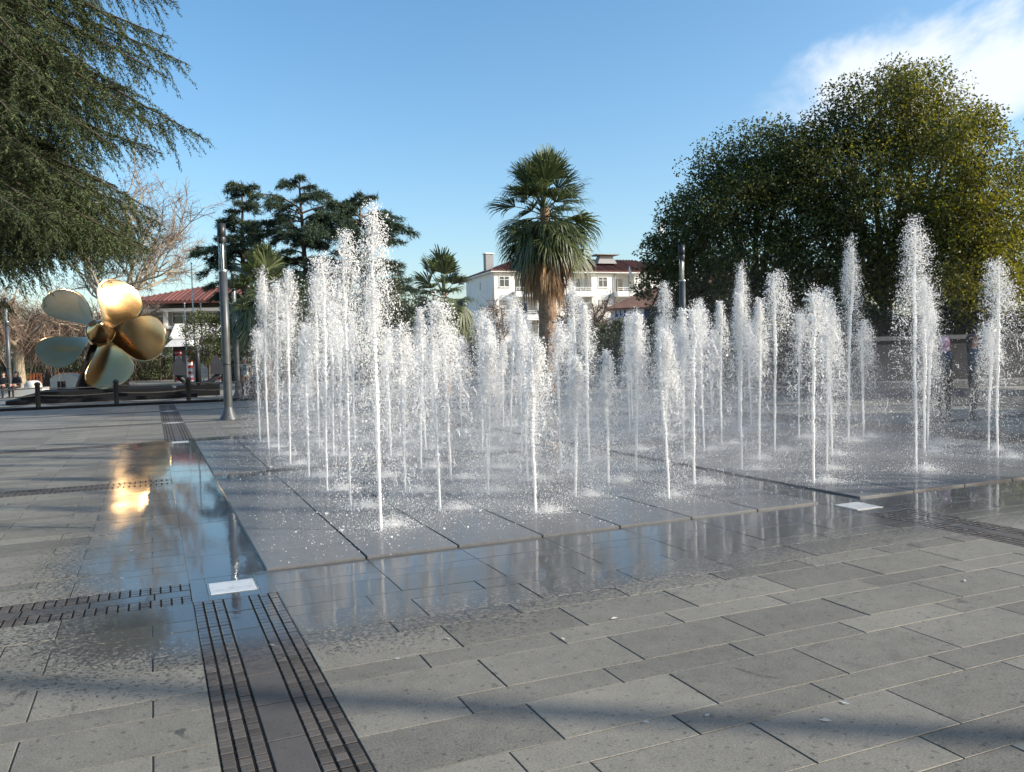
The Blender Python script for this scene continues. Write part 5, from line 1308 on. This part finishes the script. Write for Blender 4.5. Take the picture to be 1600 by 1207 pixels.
g = G(); g.box((0, 0, 0), (0.075, 0.009, 0.15)); g.obj('case', M['white'], ph); g = G(); g.box((0, 0.0055, 0), (0.068, 0.002, 0.138)); g.obj('screen', M['glass_dark'], ph)
# person in a grey jacket looking away to the right
J, Ed, reg = standing((0.16, -0.30, 1.12), (-0.20, -0.26, 1.08), (0.30, -0.03, 1.14), (-0.30, 0.0, 1.13))
hand(J, Ed, 'L', (0.16, -0.30, 1.12), (-0.6, -0.7, 0.1), (0, 0, 1), reg, 0, 0.6); hand(J, Ed, 'R', (-0.20, -0.26, 1.08), (0.6, -0.7, 0.1), (0, 0, 1), reg, 0, 0.6)
p = B(1521, 17.0); e = person('person', p, -HEAD+math.radians(68), 'person in a dark grey jacket with brown hair looking right, near the right edge', J, Ed, reg, [M['skin'], M['coatgrey'], M['trousers'], M['dark']])
head_bits(e, (0, 0, 1.63), 0.0, 'hairbrown', 'long')
# two people sitting on the marble bench at the left edge
def seated(r_=0.0):
    J = {'pelvis': (0, 0, 0.56, (0.165, 0.13)), 'waist': (0, 0.0, 0.72, (0.15, 0.115)), 'chest': (0, -0.04, 0.94, (0.175, 0.125)), 'neckb': (0, -0.05, 1.07, 0.075), 'neck': (0, -0.07, 1.12, 0.056), 'jaw': (0, -0.09, 1.175, 0.068), 'head': (0, -0.085, 1.25, 0.092), 'crown': (0, -0.075, 1.31, 0.068)}
    Ed = [('pelvis', 'waist'), ('waist', 'chest'), ('chest', 'neckb'), ('neckb', 'neck'), ('neck', 'jaw'), ('jaw', 'head'), ('head', 'crown')]
    reg = {'waist': 1, 'chest': 1, 'neckb': 1, 'neck': 0, 'jaw': 0, 'head': 0, 'crown': 0}
    for s, sg in (('L', 1), ('R', -1)):
        J['sh'+s] = (sg*0.185, -0.03, 1.02, 0.075); J['el'+s] = (sg*0.27, -0.05, 0.76, 0.052); J['wrist'+s] = (sg*0.14, -0.26, 0.70, 0.034)
        Ed += [('chest', 'sh'+s), ('sh'+s, 'el'+s), ('el'+s, 'wrist'+s)]; reg.update({'sh'+s: 1, 'el'+s: 1, 'wrist'+s: 1})
        hand(J, Ed, s, (sg*0.14, -0.26, 0.70), (-sg*0.4, -0.8, -0.2), (0, 0, 1), reg, 0, 0.5)
        J['hip'+s] = (sg*0.10, -0.04, 0.59, 0.11); J['kn'+s] = (sg*0.12, -0.46, 0.55, 0.068); J['an'+s] = (sg*0.12, -0.46, 0.10, 0.045); J['heel'+s] = (sg*0.12, -0.44, 0.045, 0.042); J['toe'+s] = (sg*0.13, -0.63, 0.035, 0.034)
        Ed += [('pelvis', 'hip'+s), ('hip'+s, 'kn'+s), ('kn'+s, 'an'+s), ('an'+s, 'heel'+s), ('heel'+s, 'toe'+s)]
        reg.update({'hip'+s: 2, 'kn'+s: 2, 'an'+s: 2, 'heel'+s: 3, 'toe'+s: 3})
    return J, Ed, reg
bq = Matrix.Rotation(-HEAD, 3, 'Z')
for (lx, hair, st, coat, lab, tw) in [(-0.35, 'hairblack', 'long', 'coatblack', 'person in black with dark hair sitting on the marble bench, nearer the propeller', -50), (-1.05, 'hairblack', 'short', 'coatblack', 'person in black sitting at the left edge of the picture', 20)]:
    J, Ed, reg = seated(); o_ = bq @ Vector((lx, -0.18, 0)); p = np.array(bn.location)+np.array(o_)
    e = person('person', p, -HEAD+math.radians(tw*0.25), lab, J, Ed, reg, [M['skin'], M[coat], M['trousers'], M['dark']]); head_bits(e, (0, -0.085, 1.25), math.radians(tw), hair, st)

# ------------------------------------------------------------------ the fountain jets
TET = np.array([[1, 1, 1], [1, -1, -1], [-1, 1, -1], [-1, -1, 1]])/math.sqrt(3)
TF = np.array([[0, 1, 2], [0, 3, 1], [0, 2, 3], [1, 3, 2]])
OCT = np.array([[1, 0, 0], [-1, 0, 0], [0, 1, 0], [0, -1, 0], [0, 0, 1], [0, 0, -1]], float)
OF = np.array([[0, 2, 4], [2, 1, 4], [1, 3, 4], [3, 0, 4], [2, 0, 5], [1, 2, 5], [3, 1, 5], [0, 3, 5]])
def rand_rot(n, r):
    q = unit(r.normal(size=(n, 4))); w_, x, y, z = q.T
    return np.stack([1-2*(y*y+z*z), 2*(x*y-w_*z), 2*(x*z+w_*y), 2*(x*y+w_*z), 1-2*(x*x+z*z), 2*(y*z-w_*x), 2*(x*z-w_*y), 2*(y*z+w_*x), 1-2*(x*x+y*y)], -1).reshape(n, 3, 3)
def drops(name, C, R_, r, shape='tet', stretch=None, vstr=None):
    S, F_ = (TET, TF) if shape == 'tet' else (OCT, OF)
    n = len(C); V = np.repeat(S[None], n, 0)*R_[:, None, None]
    if stretch is not None: V[:, :, 2] *= stretch[:, None]
    V = np.einsum('nij,nkj->nki', rand_rot(n, r), V)
    if vstr is not None: V[:, :, 2] *= vstr[:, None]; V[:, :, :2] *= (vstr**-0.35)[:, None, None]
    V = V+C[:, None, :]
    F2 = (F_[None]+np.arange(n)[:, None, None]*len(S)).reshape(-1, 3)
    return V.reshape(-1, 3), F2
COLS = {0: [1.87+0.78*k for k in range(6)], 1: [6.97+0.815*k for k in range(6)]}
ROWS = {0: [7.49+0.64*k for k in range(7)], 1: [12.95+0.64*k for k in range(7)]}
# heights read for the jets that can be told apart; (deck column, deck row, jet column, jet row): metres
JH = {(0,0,0,0): 3.02, (0,0,0,2): 2.95, (0,0,0,4): 2.9, (0,0,0,6): 2.1, (0,0,1,1): 2.26, (0,0,1,3): 2.01, (0,0,1,5): 2.6, (0,0,2,0): 1.77, (0,0,2,2): 1.80, (0,0,2,4): 2.0, (0,0,2,6): 2.3,
      (0,0,3,1): 1.57, (0,0,3,3): 1.95, (0,0,3,5): 2.1, (0,0,4,0): 1.84, (0,0,4,2): 1.63, (0,0,4,4): 2.04, (0,0,4,6): 2.3, (0,0,5,1): 2.18, (0,0,5,3): 2.1, (0,0,5,5): 2.33,
      (1,0,0,0): 2.33, (1,0,0,2): 2.32, (1,0,0,4): 2.2, (1,0,0,6): 2.3, (1,0,1,1): 2.35, (1,0,1,3): 2.3, (1,0,1,5): 2.4, (1,0,2,0): 3.22, (1,0,2,2): 2.17, (1,0,2,4): 2.79, (1,0,2,6): 2.39,
      (1,0,3,1): 0, (1,0,3,3): 0, (1,0,3,5): 0, (1,0,4,0): 2.75, (1,0,4,2): 2.61, (1,0,4,4): 3.44, (1,0,4,6): 2.28, (1,0,5,1): 1.94, (1,0,5,3): 2.26, (1,0,5,5): 2.04,
      (0,1,0,0): 2.97, (0,1,0,2): 3.0, (0,1,0,4): 3.34, (0,1,0,6): 2.3, (0,1,1,1): 2.54, (0,1,1,3): 3.2, (0,1,1,5): 2.3, (0,1,3,1): 2.1, (0,1,5,1): 2.7, (1,1,4,0): 3.3, (1,1,5,1): 2.14, (1,1,1,3): 3.1, (1,1,2,0): 2.85}
JITTER = {(1,0,4,0): (0.22, 0.3), (1,0,5,1): (0.10, 0.32), (1,0,4,4): (0.17, 0.33), (1,0,2,2): (0.28, 0.4)}
ORD = ['first', 'second', 'third', 'fourth', 'fifth', 'sixth', 'seventh']
JETS = []                                                     # (height, column mesh, spray mesh, splash mesh)
def jet_meshes(h, seed):
    r = np.random.default_rng(seed); grav = 9.81; v0 = math.sqrt(2*grav*h)
    wind = np.array([0.16, -0.05])*r.uniform(0.6, 1.4)
    # rising column: slim, ragged, widening, torn near the top
    m_ = int(60+46*h); z = np.linspace(0, h*0.93, m_); s = z/h
    wob = np.cumsum(r.normal(size=(m_, 2))*0.0022, 0)*s[:, None]*1.5
    rad = (0.013+0.009*s+0.012*s**3)*(1+r.normal(size=m_)*(0.06+0.36*s))*np.clip((0.96-s)/0.3, 0.25, 1); rad = np.clip(rad, 0.005, 0.05)
    lean = np.array([wind[0], wind[1]])*(s[:, None]**2)*0.10
    col = G(); col.tube(np.c_[wob+lean, z], rad, 6, True)
    def fly(t, v, lx, ly):
        zz = v*t-0.5*grav*t*t; return np.c_[lx*t+wind[0]*t*t*0.55, ly*t+wind[1]*t*t*0.55, zz]
    T = 2*v0/grav; sg = (0.072+0.05*h**0.5)*r.uniform(0.7, 1.4)
    n = int((1700+1300*h)*r.uniform(0.75, 1.15))
    t1 = T*r.uniform(0.12, 0.985, n)**0.85; v1 = v0*np.clip(1-np.abs(r.normal(size=n))*0.075, 0.6, 1.0)
    g_ = np.clip((t1/T-0.10)*1.7, 0.10, 1.1); fat = np.where(r.random(n) < 0.16, 2.0, 1.0)
    lxy = r.normal(size=(n, 2))*(sg*fat)[:, None]; v1 = v1*np.clip(1-0.035*((lxy/sg)**2).sum(1), 0.45, 1); lxy = lxy*g_[:, None]
    A = fly(t1, v1, lxy[:, 0], lxy[:, 1])
    nc = int(60+50*h)                                            # ligaments torn off together
    ct = T*r.uniform(0.22, 0.9, nc); cv = v0*np.clip(1-np.abs(r.normal(size=nc))*0.05, 0.7, 1.0); cl = r.normal(size=(nc, 2))*sg*1.25
    k = r.integers(0, nc, int(n*0.8)); tt = ct[k]+r.normal(size=len(k))*0.020; dl = r.normal(size=(len(k), 2))*0.05
    cv = cv*np.clip(1-0.045*((cl/sg)**2).sum(1), 0.5, 1)
    Bp = fly(tt, cv[k], cl[k, 0]+dl[:, 0], cl[k, 1]+dl[:, 1])
    nh = int(1100+520*h); th = T*np.clip(0.47+r.normal(size=nh)*0.085, 0.25, 0.8); vh = v0*np.clip(1-np.abs(r.normal(size=nh))*0.03, 0.8, 1.0)
    hl = r.integers(0, 26, nh); hc = r.normal(size=(26, 2))*sg*0.8
    hv = np.clip(1-0.075*((hc/sg)**2).sum(1), 0.6, 1)
    Hp = fly(th, vh*hv[hl], hc[hl, 0]+r.normal(size=nh)*sg*0.35, hc[hl, 1]+r.normal(size=nh)*sg*0.35)
    ns = int(420*h); zs = r.uniform(0.10, 0.97, ns)*h; sw = 0.010+0.045*(zs/h)**1.3
    Sp = np.c_[r.normal(size=ns)*sw, r.normal(size=ns)*sw, zs]
    al = np.vstack([A, Bp, Sp]); al = al[al[:, 2] > 0.01]
    R1 = np.clip(np.exp(r.normal(size=len(al))*0.5)*0.0028, 0.001, 0.0062)
    V1, F1 = drops('d', al, R1, r, 'tet', None, 1+2.2*np.clip(1-al[:, 2]/h, 0, 1)**0.5*r.uniform(0.3, 1, len(al)))
    nf = int(1900+1150*h); tf_ = T*r.uniform(0.15, 0.99, nf)**0.8; lf = r.normal(size=(nf, 2))*sg*1.35; vf = v0*np.clip(1-np.abs(r.normal(size=nf))*0.08-0.03*((lf/sg)**2).sum(1), 0.3, 1)
    Fp = fly(tf_, vf, lf[:, 0], lf[:, 1]); Fp = Fp[Fp[:, 2] > 0.01]; Vf, Ff = drops('d', Fp, np.exp(r.normal(size=len(Fp))*0.35)*0.0016, r, 'tet', None, np.full(len(Fp), 1.6))
    F1 = np.vstack([F1, Ff+len(V1)]); V1 = np.vstack([V1, Vf])
    R2 = np.clip(np.exp(r.normal(size=nh)*0.40)*0.0048, 0.0022, 0.0095); V2, F2 = drops('d', Hp, R2, r, 'oct', r.uniform(0.7, 1.9, nh))
    # splash around the foot, carried off by the wind
    nsp = 3600; a = r.uniform(0, 2*PI, nsp); rr = np.where(r.random(nsp) < 0.5, r.exponential(0.10, nsp), r.exponential(0.22, nsp))+0.015; zz = r.exponential(0.03, nsp)*np.exp(-rr*1.5)+0.002
    rad3 = np.exp(r.normal(size=nsp)*0.45)*np.where(r.random(nsp) < 0.5, 0.0030, 0.0018)
    V3, F3 = drops('d', np.c_[np.cos(a)*rr*1.2+0.16, np.sin(a)*rr-0.04, np.clip(zz, 0, 0.25)], rad3, r)
    # ropes and torn sheets of water about the head
    for k in range(int(60+26*h)):
        t0 = T*r.uniform(0.30, 0.62); v_ = v0*np.clip(1-abs(r.normal())*0.045, 0.8, 1); lx_, ly_ = r.normal(size=2)*sg*0.9; v_ *= 1-0.05*min(6, (lx_**2+ly_**2)/sg**2)
        tt_ = t0+np.linspace(0, 1, 6)*r.uniform(0.015, 0.05); pp = fly(tt_, v_, lx_, ly_)+np.cumsum(r.normal(size=(6, 3))*0.011, 0)
        col.tube(pp, np.array([0.3, 0.8, 1.0, 0.75, 1.0, 0.35])*r.uniform(0.002, 0.0075), 4, True)
    cm_ = col.mesh('column', False); cm_.materials.append(M['water'])
    sm_ = mesh_np('spray', np.vstack([V1, V2]), np.vstack([F1, F2+len(V1)])); sm_.materials.append(M['drops'])
    pm_ = mesh_np('splash', V3, F3); pm_.materials.append(M['drops'])
    return h, cm_, sm_, pm_
for k_, h_ in enumerate([1.65, 1.8, 1.95, 2.05, 2.2, 2.3, 2.4, 2.6, 2.8, 2.98, 3.1, 3.35]): JETS.append(jet_meshes(h_, 500+k_))
used_v = {}
def make_jet(x, y, h, seed, label, near):
    r = random.Random(seed); e = empty('water_jet', (x, y, DECK_Z)); tag(e, label, 'water jet', 'jets of the fountain')
    cand = sorted(JETS, key=lambda q: abs(q[0]-h)+0.12*used_v.get(q[0], 0)); q = cand[0]; used_v[q[0]] = used_v.get(q[0], 0)+1
    e.scale = (1, r.choice((-1, 1)), h/q[0]); e.rotation_euler = (r.gauss(0, 0.012), r.gauss(0, 0.012), r.uniform(-0.5, 0.5))
    obj('column', q[1], None, e); tag(obj('spray', q[2], None, e), kind='stuff'); tag(obj('splash', q[3], None, e), kind='stuff')
seed = 1000
for j in (0, 1):
    for i in (0, 1):
        for jc in range(6):
            for jr in range(7):
                if (jc+jr) % 2: continue
                seed += 1; rr_ = random.Random(seed)
                h = JH.get((i, j, jc, jr), rr_.uniform(1.9, 2.5))
                if h < 0.3: continue
                if j == 1 and (i, j, jc, jr) not in JH and rr_.random() < 0.25: continue
                x, y = COLS[i][jc], ROWS[j][jr]; dxy = JITTER.get((i, j, jc, jr), (0, 0)); x += dxy[0]; y += dxy[1]
                dist = math.hypot(x, y)
                near = 1.0 if dist < 11 else (0.8 if dist < 14 else 0.62)
                lab = 'water jet, %s deck, %s row from the front, %s place from the left' % (DECK_NAMES[(i, j)], ORD[jr], ORD[jc])
                if (i, j, jc, jr) == (0, 0, 0, 0): lab = 'tall near water jet at the corner of the front left deck'
                make_jet(x, y, h, seed, lab, 1.0)
# fine drops hanging over the decks
r = np.random.default_rng(5)
n = 20000
x = r.uniform(1.0, 12.6, n); y = r.uniform(6.9, 18.2, n); z = r.exponential(0.5, n)*r.uniform(0.0, 1.0, n); k = (z < 2.2) & ~((x > 8.9) & (x < 9.7) & (r.random(n) < 0.5))
C = np.c_[x, y, z+DECK_Z+0.004][k]
V, F_ = drops('d', C, np.exp(r.normal(size=len(C))*0.4)*0.0031, r)
tag(obj('spray_mist', mesh_np('spray_mist', V, F_), M['drops']), 'fine drifting droplets hanging between the jets', 'spray', kind='stuff')
n = 14000; x = r.uniform(0.78, 12.1, n); y = r.uniform(6.6, 17.9, n); zt = np.clip(r.exponential(0.006, n), 0, .05)
ok = ~((x > 6.17) & (x < 6.72)); C = np.c_[x, y, np.full(n, DECK_Z+0.001)+zt][ok]
V, F_ = drops('d', C, np.exp(r.normal(size=len(C))*0.4)*0.0030, r)
tag(obj('surface_droplets', mesh_np('surface_droplets', V, F_), M['drops']), 'tiny droplets bouncing on the wet fountain decks', 'spray', kind='stuff')

def mist_volume():
    m = bpy.data.materials.new('fountain_mist'); m.use_nodes = True; t = m.node_tree; t.nodes.remove(t.nodes['Principled BSDF'])
    v = N(t, 'ShaderNodeVolumePrincipled'); v.inputs['Color'].default_value = (0.97, 0.98, 1, 1); v.inputs['Anisotropy'].default_value = 0.15
    geo = N(t, 'ShaderNodeNewGeometry'); sep = N(t, 'ShaderNodeSeparateXYZ'); t.links.new(geo.outputs['Position'], sep.inputs[0])
    zf = smath(t, 'EXPONENT', smath(t, 'MULTIPLY', sep.outputs[2], -1.9))
    nz = N(t, 'ShaderNodeTexNoise'); nz.inputs['Scale'].default_value = 0.8; nz.inputs['Detail'].default_value = 1
    t.links.new(geo.outputs['Position'], nz.inputs['Vector'])
    def edge(o, lo, hi):
        return smath(t, 'MULTIPLY', sstep(t, o, lo, lo+1.2), smath(t, 'SUBTRACT', 1.0, sstep(t, o, hi-1.2, hi)))
    dn = smath(t, 'MULTIPLY', smath(t, 'MULTIPLY', zf, sstep(t, nz.outputs['Fac'], 0.3, 0.75)), smath(t, 'MULTIPLY', edge(sep.outputs[0], 0.9, 12.6), edge(sep.outputs[1], 6.7, 18.3)))
    t.links.new(smath(t, 'MULTIPLY', dn, 0.25), v.inputs['Density'])
    t.links.new(v.outputs[0], t.nodes['Material Output'].inputs['Volume'])
    g = G(); g.b2((0.9, 6.7, DECK_Z+0.012), (12.6, 18.3, 2.9)); tag(g.obj('fountain_mist', m), 'thin white mist hanging over the fountain decks', 'mist', kind='stuff')
    m.cycles.volume_step_rate = 6.0 if hasattr(m, 'cycles') and hasattr(m.cycles, 'volume_step_rate') else 1.0
mist_volume()

# ------------------------------------------------------------------ scattered small litter on the paving
r = np.random.default_rng(9)
lg = G()
for (px, py) in [(621, 1031), (205, 862), (190, 905), (132, 812), (960, 968), (1010, 1130), (700, 1000), (1320, 1100), (1290, 1128), (52, 938), (425, 1010), (128, 836), (1508, 909), (880, 1000), (1105, 1120), (560, 1010)]:
    d_ = RT*(px-CX)/FPX-UP*(py-CY)/FPX+fw; q = d_*(-CAM_H/d_[2]); a = r.uniform(0, 6.28); l, w_ = r.uniform(0.012, 0.028), r.uniform(0.006, 0.012)
    c_, s_ = math.cos(a), math.sin(a); z = 0.006
    lg.add([[q[0]-c_*l, q[1]-s_*l, z], [q[0]-s_*w_, q[1]+c_*w_, z+.006], [q[0]+c_*l, q[1]+s_*l, z+.002], [q[0]+s_*w_, q[1]-c_*w_, z+.001]], [[0, 3, 2, 1]])
tag(lg.obj('litter', M['curtain']), 'tiny pale scraps and dry leaf bits on the paving', 'litter', kind='stuff')
am = empty('phone_mast', B(1038, 66)); tag(am, 'slim phone mast with white antenna panel behind the smallest evergreen tree', 'mast')
g = G(); g.tube([[0, 0, 0], [0, 0, 11.6]], 0.06, 6); g.obj('pole', M['greywall'], am)
g = G(); g.box((-0.12, -0.12, 10.9), (0.28, 0.16, 1.2)); g.obj('antenna_panel', M['white'], am)
